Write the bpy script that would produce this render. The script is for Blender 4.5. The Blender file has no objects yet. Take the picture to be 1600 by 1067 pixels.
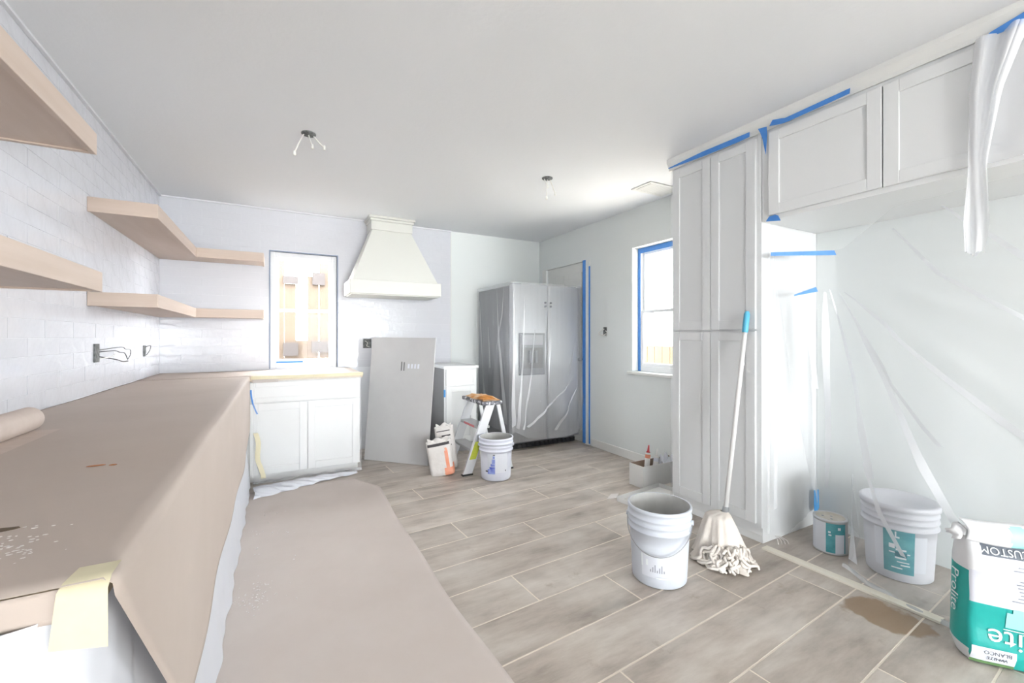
import bpy, bmesh, math, random
from mathutils import Vector, Matrix
random.seed(7)
sc = bpy.context.scene
C = sc.collection

# ---------------------------------------------------------------- camera, world, lights, exposure
YAW = 0.5008
cam = bpy.data.cameras.new('camera'); camo = bpy.data.objects.new('camera', cam); C.objects.link(camo)
camo.location = (0, 0, 1.2); camo.rotation_euler = (math.pi/2, 0, -YAW)
cam.sensor_width = 36; cam.sensor_fit = 'HORIZONTAL'; cam.lens = 672.8/1600*36
cam.shift_y = -6.45/1600; cam.clip_start = 0.02; cam.clip_end = 200
sc.camera = camo

w = bpy.data.worlds.new('world'); sc.world = w; w.use_nodes = True
bg = w.node_tree.nodes['Background']; bg.inputs[0].default_value = (0.93, 0.97, 1.0, 1); bg.inputs[1].default_value = 19.0

def area_light(name, loc, rot, sx, sy, power, col):
    l = bpy.data.lights.new(name, 'AREA'); l.shape = 'RECTANGLE'; l.size = sx; l.size_y = sy
    l.energy = power; l.color = col
    o = bpy.data.objects.new(name, l); C.objects.link(o); o.location = loc; o.rotation_euler = rot
    return o
# daylight entering by the wide patio opening in the wall behind the camera, and by the two windows in view
area_light('patio_daylight', (2.5, -11.15, 1.2), (math.pi/2, 0, 0), 3.0, 2.1, 10, (0.96, 0.985, 1.0)).data.cycles.is_portal = True
area_light('left_fill_portal', (-1.1, -6.4, 1.2), (math.pi/2, 0, -math.pi/2), 3.0, 2.1, 10, (0.96, 0.985, 1.0)).data.cycles.is_portal = True  # portal of an unseen left-wall opening, added to brighten the right side
area_light('window_daylight_right', (3.42, 2.70, 1.48), (math.pi/2, 0, math.pi/2), 0.78, 1.1, 10, (0.95, 0.98, 1.0)).data.cycles.is_portal = True
area_light('window_daylight_back', (0.25, 5.2, 1.48), (-math.pi/2, 0, 0), 0.55, 1.05, 10, (0.95, 0.98, 1.0)).data.cycles.is_portal = True

sc.view_settings.view_transform = 'Standard'; sc.view_settings.look = 'None'
sc.view_settings.gamma = 1.0; sc.view_settings.use_curve_mapping = False
sc.view_settings.exposure = 1.06

# ---------------------------------------------------------------- materials
def lin(c):
    out = []
    for v in c:
        v = v/255.0
        out.append(v/12.92 if v <= 0.04045 else ((v+0.055)/1.055)**2.4)
    return (*out, 1.0)
MATS = {}
def mat(name, col, rough=0.5, metal=0.0, alpha=1.0, col2=None, scale=(6, 6, 6), detail=4, contrast=0.5,
        bump=0.0, bscale=40, bdist=0.002, coat=0.0, rnd=0.0, emit=None, spec=0.5, mid=0.5, sub=0.0):
    m = bpy.data.materials.new(name); m.use_nodes = True
    nt = m.node_tree; N = nt.nodes; L = nt.links
    p = N['Principled BSDF']
    p.inputs['Base Color'].default_value = lin(col); p.inputs['Roughness'].default_value = rough
    p.inputs['Metallic'].default_value = metal; p.inputs['Alpha'].default_value = alpha
    p.inputs['Coat Weight'].default_value = coat; p.inputs['Coat Roughness'].default_value = 0.08
    p.inputs['Specular IOR Level'].default_value = spec
    tc = N.new('ShaderNodeTexCoord')
    last = None
    if col2 is not None:
        mp = N.new('ShaderNodeMapping'); mp.inputs['Scale'].default_value = scale
        L.new(tc.outputs['Object'], mp.inputs[0])
        nz = N.new('ShaderNodeTexNoise'); nz.inputs['Scale'].default_value = 1; nz.inputs['Detail'].default_value = detail
        nz.inputs['Roughness'].default_value = 0.6
        L.new(mp.outputs[0], nz.inputs['Vector'])
        cr = N.new('ShaderNodeValToRGB'); cr.color_ramp.elements[0].position = mid-contrast/2
        cr.color_ramp.elements[1].position = mid+contrast/2
        cr.color_ramp.elements[0].color = lin(col); cr.color_ramp.elements[1].color = lin(col2)
        L.new(nz.outputs[0], cr.inputs[0]); last = cr.outputs[0]
    if rnd > 0:
        oi = N.new('ShaderNodeObjectInfo'); mr = N.new('ShaderNodeMapRange')
        mr.inputs['To Min'].default_value = 1-rnd; mr.inputs['To Max'].default_value = 1+rnd
        L.new(oi.outputs['Random'], mr.inputs[0])
        hs = N.new('ShaderNodeHueSaturation'); hs.inputs['Color'].default_value = lin(col)
        if last is not None: L.new(last, hs.inputs['Color'])
        L.new(mr.outputs[0], hs.inputs['Value']); last = hs.outputs[0]
    if last is not None: L.new(last, p.inputs['Base Color'])
    if bump > 0:
        nb = N.new('ShaderNodeTexNoise'); nb.inputs['Scale'].default_value = bscale; nb.inputs['Detail'].default_value = 3
        L.new(tc.outputs['Object'], nb.inputs['Vector'])
        b = N.new('ShaderNodeBump'); b.inputs['Strength'].default_value = bump; b.inputs['Distance'].default_value = bdist
        L.new(nb.outputs[0], b.inputs['Height']); L.new(b.outputs[0], p.inputs['Normal'])
    if emit: p.inputs['Emission Color'].default_value = lin(col); p.inputs['Emission Strength'].default_value = emit
    MATS[name] = m
    return m
mat('wall_paint', (231, 235, 234), 0.6, bump=0.05, bscale=60)
mat('ceiling_paint', (240, 242, 245), 0.8, bump=0.25, bscale=45, bdist=0.003)
mat('trim_paint', (234, 234, 231), 0.4)
mat('grout_wall', (230, 231, 236), 0.5)
mat('tile_glaze', (215, 216, 222), 0.12, bump=0.6, bscale=8, bdist=0.007, rnd=0.006)
mat('grout_floor', (238, 229, 216), 0.85, col2=(226, 215, 200), scale=(9, 9, 9))
mat('shelf_wood', (208, 191, 179), 0.5, col2=(198, 179, 164), scale=(14, 1.6, 30), rnd=0.02)
mat('shelf_wood_back', (208, 191, 179), 0.5, col2=(198, 179, 164), scale=(1.6, 14, 30), rnd=0.02)
mat('kraft_paper', (184, 170, 160), 0.75, col2=(194, 181, 172), scale=(2.2, 2.2, 2.2), contrast=0.6, bump=0.2, bscale=9, bdist=0.006)
mat('floor_paper', (197, 185, 178), 0.75, col2=(208, 198, 192), scale=(2.5, 2.5, 2.5), contrast=0.7, bump=0.3, bscale=5, bdist=0.01)
mat('roll_paper', (196, 180, 170), 0.7, col2=(206, 192, 183), scale=(3, 20, 3))
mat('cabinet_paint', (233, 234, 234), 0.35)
mat('cabinet_grey', (150, 150, 151), 0.6)
mat('worktop', (205, 190, 165), 0.5)
mat('masking_tape', (222, 214, 184), 0.6, col2=(216, 207, 176), scale=(30, 30, 30))
mat('blue_tape', (66, 130, 208), 0.5, col2=(82, 146, 220), scale=(25, 25, 25))
mat('blue_tape_light', (70, 158, 226), 0.5, col2=(90, 175, 235), scale=(25, 25, 25))
mat('hood_paint', (218, 218, 212), 0.5)
mat('board_grey', (196, 196, 196), 0.75, col2=(190, 189, 190), scale=(5, 5, 5), bump=0.2, bscale=80)
mat('board_mark', (110, 110, 110), 0.7)
mat('steel', (206, 208, 212), 0.34, metal=0.55, col2=(196, 198, 202), scale=(60, 60, 1))
mat('fridge_side', (134, 136, 140), 0.45)
mat('black_plastic', (38, 38, 40), 0.45)
mat('dark_plastic', (82, 82, 90), 0.4)
mat('film', (220, 223, 227), 0.28, alpha=0.16, spec=0.4)
mat('film_thin', (225, 228, 232), 0.25, alpha=0.02, spec=0.3)
mat('film_mid', (248, 249, 252), 0.3, alpha=0.42, spec=0.6)
mat('film_fridge', (236, 238, 242), 0.25, alpha=0.21, spec=0.6)
mat('film_dense', (244, 246, 250), 0.3, alpha=0.62)
mat('film_white', (222, 224, 231), 0.4, alpha=0.93, spec=0.3)
mat('bucket_white', (201, 206, 215), 0.45, col2=(211, 216, 224), scale=(7, 7, 7))
mat('bucket_lilac', (206, 209, 222), 0.4, col2=(222, 225, 235), scale=(7, 7, 7))
mat('bucket_grey', (214, 215, 222), 0.45)
mat('bucket_inside', (205, 205, 203), 0.6, col2=(176, 176, 174), scale=(9, 9, 5))
mat('label_white', (222, 225, 233), 0.5)
mat('label_blue', (76, 92, 196), 0.5, col2=(150, 166, 222), scale=(20, 20, 20), contrast=0.3)
mat('label_teal', (62, 146, 158), 0.45, col2=(104, 178, 186), scale=(12, 12, 20), contrast=0.4)
mat('label_teal_dark', (44, 120, 132), 0.45)
mat('lettering_white', (235, 240, 242), 0.5)
mat('lettering_dark', (74, 78, 88), 0.6)
mat('lettering_grey', (150, 154, 164), 0.6)
mat('wire', (170, 172, 176), 0.35, metal=0.8)
mat('can_metal', (206, 206, 208), 0.35, metal=0.35)
mat('can_lid', (214, 210, 200), 0.5, col2=(190, 182, 168), scale=(14, 14, 14))
mat('bag_teal', (24, 156, 150), 0.38, col2=(36, 176, 168), scale=(6, 6, 6), bump=0.3, bscale=14, bdist=0.01)
mat('bag_white', (226, 226, 228), 0.45, bump=0.35, bscale=16, bdist=0.01)
mat('bag_panel', (212, 213, 222), 0.45, bump=0.3, bscale=14, bdist=0.01)
mat('bag_dark', (86, 94, 106), 0.45)
mat('bag_paleteal', (160, 220, 218), 0.4)
mat('bag_green', (104, 140, 90), 0.5)
mat('grout_bag', (224, 220, 217), 0.55, col2=(212, 207, 203), scale=(16, 16, 16), bump=0.5, bscale=20, bdist=0.01)
mat('grout_orange', (238, 140, 98), 0.55, col2=(230, 168, 144), scale=(14, 14, 14))
mat('grout_dark', (66, 62, 64), 0.6)
mat('mop_cloth', (234, 228, 221), 0.9, col2=(218, 208, 198), scale=(9, 9, 9), bump=0.5, bscale=55, bdist=0.004)
mat('mop_handle', (232, 231, 230), 0.35)
mat('cyan_plastic', (92, 180, 214), 0.4)
mat('aluminium', (214, 215, 218), 0.4, metal=0.4)
mat('alu_dull', (176, 177, 178), 0.45, metal=0.4)
mat('cap_spatter', (92, 92, 98), 0.6, col2=(206, 206, 210), scale=(34, 34, 34), contrast=0.12, mid=0.54)
mat('label_lime', (208, 214, 62), 0.5, col2=(176, 186, 70), scale=(30, 30, 30))
mat('label_red', (206, 120, 124), 0.5)
mat('rag_tan', (222, 196, 164), 0.85, col2=(206, 140, 74), scale=(12, 12, 12), contrast=0.25, bump=0.4, bscale=40)
mat('rag_orange', (206, 142, 72), 0.85, col2=(176, 112, 50), scale=(18, 18, 18))
mat('cardboard_white', (222, 221, 219), 0.65)
mat('cardboard_brown', (150, 128, 112), 0.8)
mat('tube_white', (226, 224, 222), 0.45)
mat('red_plastic', (200, 70, 74), 0.45)
mat('strip_wood', (234, 229, 216), 0.6, col2=(224, 217, 202), scale=(20, 3, 20))
mat('junction_dark', (78, 80, 80), 0.6, col2=(128, 130, 130), scale=(50, 50, 50), contrast=0.3)
mat('wire_black', (84, 84, 84), 0.5)
mat('wire_white', (234, 233, 228), 0.5)
mat('vinyl', (240, 241, 243), 0.35)
mat('frame_blue_grey', (138, 150, 172), 0.5)
mat('fence_wood', (54, 39, 23), 0.7, col2=(60, 46, 29), scale=(8, 8, 1.2), rnd=0.06)
mat('fence_tan', (76, 57, 33), 0.7, col2=(84, 65, 41), scale=(8, 8, 1.2), rnd=0.06)
mat('fence_dark', (36, 29, 26), 0.75)
mat('ground', (104, 98, 88), 0.9)
mat('plaster', (224, 219, 216), 0.8)
mat('stain_brown', (182, 124, 84), 0.8)
mat('stain_dark', (104, 88, 70), 0.8)
# glass: clear pane, slight sheen
def glass():
    m = bpy.data.materials.new('pane_glass'); m.use_nodes = True; nt = m.node_tree; N = nt.nodes; L = nt.links
    for n in list(N): N.remove(n)
    o = N.new('ShaderNodeOutputMaterial'); mx = N.new('ShaderNodeMixShader'); t = N.new('ShaderNodeBsdfTransparent')
    g = N.new('ShaderNodeBsdfGlossy'); g.inputs['Roughness'].default_value = 0.05
    mx.inputs[0].default_value = 0.004; L.new(t.outputs[0], mx.inputs[1]); L.new(g.outputs[0], mx.inputs[2]); L.new(mx.outputs[0], o.inputs[0])
    MATS['pane_glass'] = m
glass()
# floor planks: streaky taupe porcelain with cloudy dust, and one wet brown spill
def plank_mat():
    m = bpy.data.materials.new('floor_plank'); m.use_nodes = True; nt = m.node_tree; N = nt.nodes; L = nt.links
    p = N['Principled BSDF']; p.inputs['Roughness'].default_value = 0.42
    geo = N.new('ShaderNodeNewGeometry'); oi = N.new('ShaderNodeObjectInfo')
    add = N.new('ShaderNodeVectorMath'); add.operation = 'ADD'; L.new(geo.outputs['Position'], add.inputs[0])
    sc3 = N.new('ShaderNodeVectorMath'); sc3.operation = 'SCALE'; sc3.inputs['Scale'].default_value = 7.0
    cmb = N.new('ShaderNodeCombineXYZ'); L.new(oi.outputs['Random'], cmb.inputs[0]); L.new(oi.outputs['Random'], cmb.inputs[1]); L.new(oi.outputs['Random'], cmb.inputs[2])
    L.new(cmb.outputs[0], sc3.inputs[0]); L.new(sc3.outputs[0], add.inputs[1])
    mp = N.new('ShaderNodeMapping'); mp.inputs['Scale'].default_value = (2.2, 9, 4); mp.inputs['Rotation'].default_value = (0, 0, -0.0642)
    L.new(add.outputs[0], mp.inputs[0])
    n1 = N.new('ShaderNodeTexNoise'); n1.inputs['Scale'].default_value = 1; n1.inputs['Detail'].default_value = 7; n1.inputs['Roughness'].default_value = 0.65
    L.new(mp.outputs[0], n1.inputs['Vector'])
    r1 = N.new('ShaderNodeValToRGB'); e = r1.color_ramp.elements
    e[0].position = 0.30; e[0].color = lin((150, 140, 130)); e[1].position = 0.70; e[1].color = lin((206, 198, 189))
    em = r1.color_ramp.elements.new(0.5); em.color = lin((184, 173, 163))
    L.new(n1.outputs[0], r1.inputs[0])
    n2 = N.new('ShaderNodeTexNoise'); n2.inputs['Scale'].default_value = 2.6; n2.inputs['Detail'].default_value = 5
    L.new(geo.outputs['Position'], n2.inputs['Vector'])
    r2 = N.new('ShaderNodeMapRange'); r2.inputs['From Min'].default_value = 0.48; r2.inputs['From Max'].default_value = 0.72; r2.inputs['To Max'].default_value = 0.5
    L.new(n2.outputs[0], r2.inputs[0])
    mx = N.new('ShaderNodeMix'); mx.data_type = 'RGBA'; L.new(r2.outputs[0], mx.inputs[0]); L.new(r1.outputs[0], mx.inputs[6]); mx.inputs[7].default_value = lin((222, 216, 209))
    # small brown specks of site dirt
    n4 = N.new('ShaderNodeTexNoise'); n4.inputs['Scale'].default_value = 5.5; n4.inputs['Detail'].default_value = 6; n4.inputs['Roughness'].default_value = 0.7
    L.new(geo.outputs['Position'], n4.inputs['Vector'])
    r4 = N.new('ShaderNodeMapRange'); r4.inputs['From Min'].default_value = 0.62; r4.inputs['From Max'].default_value = 0.74; r4.inputs['To Max'].default_value = 0.55
    L.new(n4.outputs[0], r4.inputs[0])
    mx3 = N.new('ShaderNodeMix'); mx3.data_type = 'RGBA'; L.new(r4.outputs[0], mx3.inputs[0]); L.new(mx.outputs[2], mx3.inputs[6]); mx3.inputs[7].default_value = lin((138, 120, 98))
    # spill
    sub = N.new('ShaderNodeVectorMath'); sub.operation = 'SUBTRACT'; sub.inputs[1].default_value = (2.30, 0.86, 0); L.new(geo.outputs['Position'], sub.inputs[0])
    ms = N.new('ShaderNodeMapping'); ms.inputs['Rotation'].default_value = (0, 0, 0.55); ms.inputs['Scale'].default_value = (6.0, 5.2, 1); L.new(sub.outputs[0], ms.inputs[0])
    ln = N.new('ShaderNodeVectorMath'); ln.operation = 'LENGTH'; L.new(ms.outputs[0], ln.inputs[0])
    n3 = N.new('ShaderNodeTexNoise'); n3.inputs['Scale'].default_value = 9; n3.inputs['Detail'].default_value = 4; L.new(geo.outputs['Position'], n3.inputs['Vector'])
    ad = N.new('ShaderNodeMath'); ad.operation = 'MULTIPLY_ADD'; ad.inputs[1].default_value = 1.1; L.new(n3.outputs[0], ad.inputs[0]); L.new(ln.outputs['Value'], ad.inputs[2])
    r3 = N.new('ShaderNodeMapRange'); r3.inputs['From Min'].default_value = 1.32; r3.inputs['From Max'].default_value = 1.20; r3.inputs['To Max'].default_value = 0.8
    L.new(ad.outputs[0], r3.inputs[0])
    mx2 = N.new('ShaderNodeMix'); mx2.data_type = 'RGBA'; L.new(r3.outputs[0], mx2.inputs[0]); L.new(mx3.outputs[2], mx2.inputs[6]); mx2.inputs[7].default_value = lin((146, 118, 86))
    hs = N.new('ShaderNodeHueSaturation'); mr = N.new('ShaderNodeMapRange'); mr.inputs['To Min'].default_value = 0.93; mr.inputs['To Max'].default_value = 1.06
    L.new(oi.outputs['Random'], mr.inputs[0]); L.new(mr.outputs[0], hs.inputs['Value']); L.new(mx2.outputs[2], hs.inputs['Color'])
    L.new(hs.outputs[0], p.inputs['Base Color'])
    MATS['floor_plank'] = m
plank_mat()

# ---------------------------------------------------------------- helpers
BASE = {}
def NB(): return bmesh.new()
def box(bm, lo, hi, bev=0.0, mi=0, seg=1):
    x0, y0, z0 = lo; x1, y1, z1 = hi
    v = [bm.verts.new(p) for p in ((x0,y0,z0),(x1,y0,z0),(x1,y1,z0),(x0,y1,z0),(x0,y0,z1),(x1,y0,z1),(x1,y1,z1),(x0,y1,z1))]
    fs = [bm.faces.new([v[i] for i in q]) for q in ((0,3,2,1),(4,5,6,7),(0,1,5,4),(1,2,6,5),(2,3,7,6),(3,0,4,7))]
    for f in fs: f.material_index = mi
    if bev > 0:
        es = list({e for f in fs for e in f.edges})
        r = bmesh.ops.bevel(bm, geom=es, offset=bev, segments=seg, affect='EDGES', profile=0.5)
        for f in r['faces']: f.material_index = mi
    return bm
def prism(bm, pts, d, mi=0):
    """closed polygon pts extruded by vector d"""
    a = [bm.verts.new(p) for p in pts]; d = Vector(d)
    b = [bm.verts.new(Vector(p)+d) for p in pts]; n = len(pts)
    fs = [bm.faces.new(a[::-1]), bm.faces.new(b)]
    for i in range(n): fs.append(bm.faces.new((a[i], a[(i+1) % n], b[(i+1) % n], b[i])))
    for f in fs: f.material_index = mi
    bmesh.ops.recalc_face_normals(bm, faces=fs)
    return fs
def tube(bm, pts, r, n=8, mi=0, caps=True):
    pts = [Vector(p) for p in pts]; rings = []
    rr = r if isinstance(r, (list, tuple)) else [r]*len(pts)
    up = Vector((0.13, 0.31, 0.94))
    for i, p in enumerate(pts):
        t = (pts[min(i+1, len(pts)-1)]-pts[max(i-1, 0)]).normalized()
        a = t.cross(up)
        if a.length < 1e-3: a = t.cross(Vector((1, 0, 0)))
        a.normalize(); b = t.cross(a)
        rings.append([bm.verts.new(p+a*math.cos(2*math.pi*k/n)*rr[i]+b*math.sin(2*math.pi*k/n)*rr[i]) for k in range(n)])
    fs = []
    for i in range(len(rings)-1):
        for k in range(n):
            fs.append(bm.faces.new((rings[i][k], rings[i][(k+1) % n], rings[i+1][(k+1) % n], rings[i+1][k])))
    if caps: fs += [bm.faces.new(rings[0][::-1]), bm.faces.new(rings[-1])]
    for f in fs: f.material_index = mi; f.smooth = True
    return fs
def lathe(bm, prof, n=40, c=(0, 0, 0), mi=0, a0=0.0, a1=2*math.pi, fn=None):
    full = abs(a1-a0-2*math.pi) < 1e-6; m = n if full else n+1; rings = []
    for (r, z) in prof:
        rings.append([bm.verts.new((c[0]+r*math.cos(a0+(a1-a0)*k/n), c[1]+r*math.sin(a0+(a1-a0)*k/n), c[2]+z)) for k in range(m)])
    fs = []
    for i in range(len(rings)-1):
        for k in range(n):
            k2 = (k+1) % m
            fs.append(bm.faces.new((rings[i][k], rings[i][k2], rings[i+1][k2], rings[i+1][k])))
    for f in fs: f.material_index = mi; f.smooth = True
    return fs
def sheet(bm, nu, nv, fn, mi=0, smooth=True, keep=None):
    g = [[bm.verts.new(fn(i/nu, j/nv)) for j in range(nv+1)] for i in range(nu+1)]; fs = []
    for i in range(nu):
        for j in range(nv):
            if keep and not keep((i+.5)/nu, (j+.5)/nv): continue
            f = bm.faces.new((g[i][j], g[i+1][j], g[i+1][j+1], g[i][j+1])); f.smooth = smooth; f.material_index = mi; fs.append(f)
    return fs
def obj(name, bm, mats, parent=None, local=False, smooth=False):
    me = bpy.data.meshes.new(name)
    loose = [v for v in bm.verts if not v.link_faces]
    if loose: bmesh.ops.delete(bm, geom=loose, context='VERTS')
    if smooth:
        for f in bm.faces: f.smooth = True
    if not local:
        if parent is not None: b = BASE[parent.name]
        else:
            xs = [v.co.x for v in bm.verts]; ys = [v.co.y for v in bm.verts]; zs = [v.co.z for v in bm.verts]
            b = Vector(((min(xs)+max(xs))/2, (min(ys)+max(ys))/2, min(zs)))
        bmesh.ops.translate(bm, verts=bm.verts, vec=-b)
    else: b = Vector((0, 0, 0))
    bm.to_mesh(me); bm.free()
    for mm in (mats if isinstance(mats, (list, tuple)) else [mats]): me.materials.append(MATS[mm])
    o = bpy.data.objects.new(name, me); C.objects.link(o)
    if parent is not None: o.parent = parent; BASE[o.name] = b
    else:
        if not local: o.location = b
        BASE[o.name] = b
    return o
def tag(o, label, cat, group=None, kind=None):
    if label: o['label'] = label
    if cat: o['category'] = cat
    if group: o['group'] = group
    if kind: o['kind'] = kind
    return o
def thing(name, label, cat, loc=(0, 0, 0), rot=(0, 0, 0), group=None):
    e = bpy.data.objects.new(name, None); C.objects.link(e); e.location = loc; e.rotation_euler = rot; e.empty_display_size = 0.1
    BASE[e.name] = Vector(loc)
    return tag(e, label, cat, group)
def struct(name, bm, m, parent=None, label=None):
    o = obj(name, bm, m, parent)
    if parent is None: o['kind'] = 'structure'
    if label: o['label'] = label
    return o
def poly(path, s):
    """point at fraction s of a polyline"""
    path = [Vector(p) for p in path]; ls = [(path[i+1]-path[i]).length for i in range(len(path)-1)]
    d = s*sum(ls)
    for i, l in enumerate(ls):
        if d <= l or i == len(ls)-1: return path[i].lerp(path[i+1], min(1, d/l if l > 0 else 0))
        d -= l
def lerp(a, b, t): return a+(b-a)*t
def table(xs, x):
    """piecewise linear lookup"""
    if x <= xs[0][0]: return xs[0][1]
    for (a, b), (c, d) in zip(xs, xs[1:]):
        if x <= c: return lerp(b, d, (x-a)/(c-a))
    return xs[-1][1]
def text_bm(s, size, align='CENTER'):
    cu = bpy.data.curves.new('txt', 'FONT'); cu.body = s; cu.size = size; cu.align_x = align; cu.align_y = 'CENTER'; cu.resolution_u = 3
    o = bpy.data.objects.new('txt', cu); me = bpy.data.meshes.new_from_object(o)
    bm = NB(); bm.from_mesh(me); bpy.data.objects.remove(o); bpy.data.curves.remove(cu); bpy.data.meshes.remove(me)
    return bm

XL, XR, YB, H, YF = -0.905, 3.06, 4.828, 2.4585, -11.0
XW = 6.0   # the open-plan room widens behind the camera
# ---------------------------------------------------------------- setting
bm = box(NB(), (XL-.2, YF-.2, -.10), (XW+.2, YB+.2, -.0010)); floor = struct('floor', bm, 'grout_floor', label='wood-look porcelain plank floor with pale grout')
bm = box(NB(), (XL-.2, YF-.2, H), (XW+.2, YB+.2, H+.12)); struct('ceiling', bm, 'ceiling_paint', label='plain off-white ceiling')
# planks, 1.2 x 0.24 m, one-third offset, laid 3.7 degrees off the walls
TA = 0.0642; PL, PW, J = 1.2, 0.2443, 0.0068
ct, st_ = math.cos(TA), math.sin(TA)
pm = None
for k in range(-8, 17):
    y0 = 0.857+PW*k
    off = (1.158-0.4*k) % PL
    for i in range(-3, 5):
        x0 = off+PL*(i-1)
        cx, cy = x0+PL/2, y0+PW/2
        wx, wy = cx*ct-cy*st_, cx*st_+cy*ct
        if wx < XL-0.45 or wx > XR+0.5 or wy < -1.2 or wy > YB+0.02: continue
        if pm is None:
            b2 = box(NB(), (-PL/2+J/2, -PW/2+J/2, -.0065), (PL/2-J/2, PW/2-J/2, 0), bev=.0008)
            o = obj('plank', b2, 'floor_plank', local=True); pm = o.data
        else:
            o = bpy.data.objects.new('plank', pm); C.objects.link(o)
        o.parent = floor; o.location = Vector((wx, wy, 0))-BASE[floor.name]; o.rotation_euler = (0, 0, TA)

# walls
bm = NB()
for lo, hi in (((XL-.13, -4.9, 0), (XL-.0015, YB+.13, H)), ((XL-.13, YF, 0), (XL-.0015, -7.9, H)), ((XL-.13, -7.9, 2.25), (XL-.0015, -4.9, H))): box(bm, lo, hi)  # unseen opening towards the rear, added to let in fill light
wall_left = struct('wall_left', bm, 'grout_wall', label='left wall clad in glossy white subway tile')
WX0, WX1, WZ0, WZ1 = -0.052, 0.557, 0.892, 2.045
bm = NB(); yb = YB+.0015
for lo, hi in (((XL-.13, yb, 0), (WX0, yb+.14, H)), ((WX1, yb, 0), (1.82, yb+.14, H)), ((WX0, yb, 0), (WX1, yb+.14, WZ0)), ((WX0, yb, WZ1), (WX1, yb+.14, H))): box(bm, lo, hi)
wall_back = struct('wall_back', bm, 'grout_wall', label='back wall clad in glossy white subway tile')
bm = box(NB(), (1.8205, YB+.004, 0), (XR+.13, YB+.14, H)); struct('wall_back_plain', bm, 'wall_paint', wall_back)
RY0, RY1, RZ0, RZ1 = 2.27, 3.135, 0.868, 2.075
bm = NB()
for lo, hi in (((XR, .10, 0), (XR+.15, RY0, H)), ((XR+.15, .10, 0), (XW, .22, H)), ((XW, YF, 0), (XW+.12, .22, H)), ((XR, RY1, 0), (XR+.15, 3.86, H)), ((XR, RY0, 0), (XR+.15, RY1, RZ0)), ((XR, RY0, RZ1), (XR+.15, RY1, H)),
               ((XR, 4.66, 0), (XR+.15, YB+.003, H)), ((XR, 3.86, 2.06), (XR+.15, 4.66, H))): box(bm, lo, hi)
struct('wall_right', bm, 'wall_paint', label='plain painted right wall with a window and a door')
bm = NB()
for lo, hi in (((XL-.13, YF-.12, 0), (1.0, YF, H)), ((4.0, YF-.12, 0), (XW+.12, YF, H)), ((1.0, YF-.12, 2.25), (4.0, YF, H))): box(bm, lo, hi)
struct('wall_front', bm, 'wall_paint', label='painted wall with a wide patio opening')
# wall tiles 3 x 12 in, running bond, each a piece of its own
TW, TH, TG, TT = 0.305, 0.0774, 0.0012, 0.0015
tcache = {}
def tile_mesh(wd, axis):
    k = (round(wd, 3), axis)
    if k not in tcache:
        b2 = NB(); hw = wd/2
        if axis == 'x': box(b2, (-hw, -TT, -TH/2), (hw, 0.001, TH/2), bev=.0005)
        else: box(b2, (-.001, -hw, -TH/2), (TT, hw, TH/2), bev=.0005)
        me = bpy.data.meshes.new('tile'); b2.to_mesh(me); b2.free(); me.materials.append(MATS['tile_glaze'])
        for p in me.polygons: p.use_smooth = False
        tcache[k] = me
    return tcache[k]
def put_tile(wall, a0, a1, z, axis):
    wd = a1-a0
    if wd < 0.02: return
    o = bpy.data.objects.new('tile', tile_mesh(wd, axis)); C.objects.link(o); o.parent = wall
    p = Vector(((a0+a1)/2, yb, z)) if axis == 'x' else Vector((XL-.0015, (a0+a1)/2, z))
    o.location = p-BASE[wall.name]
    t = random.uniform(-.005, .005)
    o.rotation_euler = (t, random.uniform(-.001, .001), random.uniform(-.004, .004)) if axis == 'x' else (random.uniform(-.001, .001), t, random.uniform(-.004, .004))
rows = 20
for rI in range(rows):
    z = 0.884+TH/2+rI*(TH+TG)
    x = XL+.001-(0.5*TW if rI % 2 else 0)
    while x < 1.82:
        a0, a1 = max(x, XL+.001), min(x+TW, 1.819); x += TW+TG
        segs = [(a0, a1)]
        if z+TH/2 > WZ0 and z-TH/2 < WZ1: segs = [(a0, min(a1, WX0-.012)), (max(a0, WX1+.012), a1)]
        for s0, s1 in segs:
            if s1-s0 > 0.02: put_tile(wall_back, s0, s1, z, 'x')
    y = YB-.001+(0.5*TW if rI % 2 else 0)
    while y > 0.9:
        a1, a0 = min(y, YB-.001), y-TW; y -= TW+TG
        if a1-a0 > .02: put_tile(wall_left, a0, a1, z, 'y')
# baseboards
bm = box(NB(), (XR-.014, RY1-1.0, 0), (XR-.0005, 3.74, .085), bev=.004); struct('baseboard_right', bm, 'trim_paint', label='white baseboard below the right-wall window')
# trim bead at tile edge
bm = box(NB(), (1.812, YB-.006, .92), (1.8215, YB+.003, H)); struct('trim_1', bm, 'trim_paint', label='thin vertical trim where the wall tile ends')
bm = box(NB(), (XL, YB-.018, H-.012), (1.82, YB-.0005, H-.0005)); struct('trim_2', bm, 'grout_wall', label='pale bead between back wall tile and ceiling')
bm = box(NB(), (XL+.0005, 0.9, H-.012), (XL+.018, YB-.02, H-.0005)); struct('trim_3', bm, 'grout_wall', label='pale bead between left wall tile and ceiling')

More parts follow.
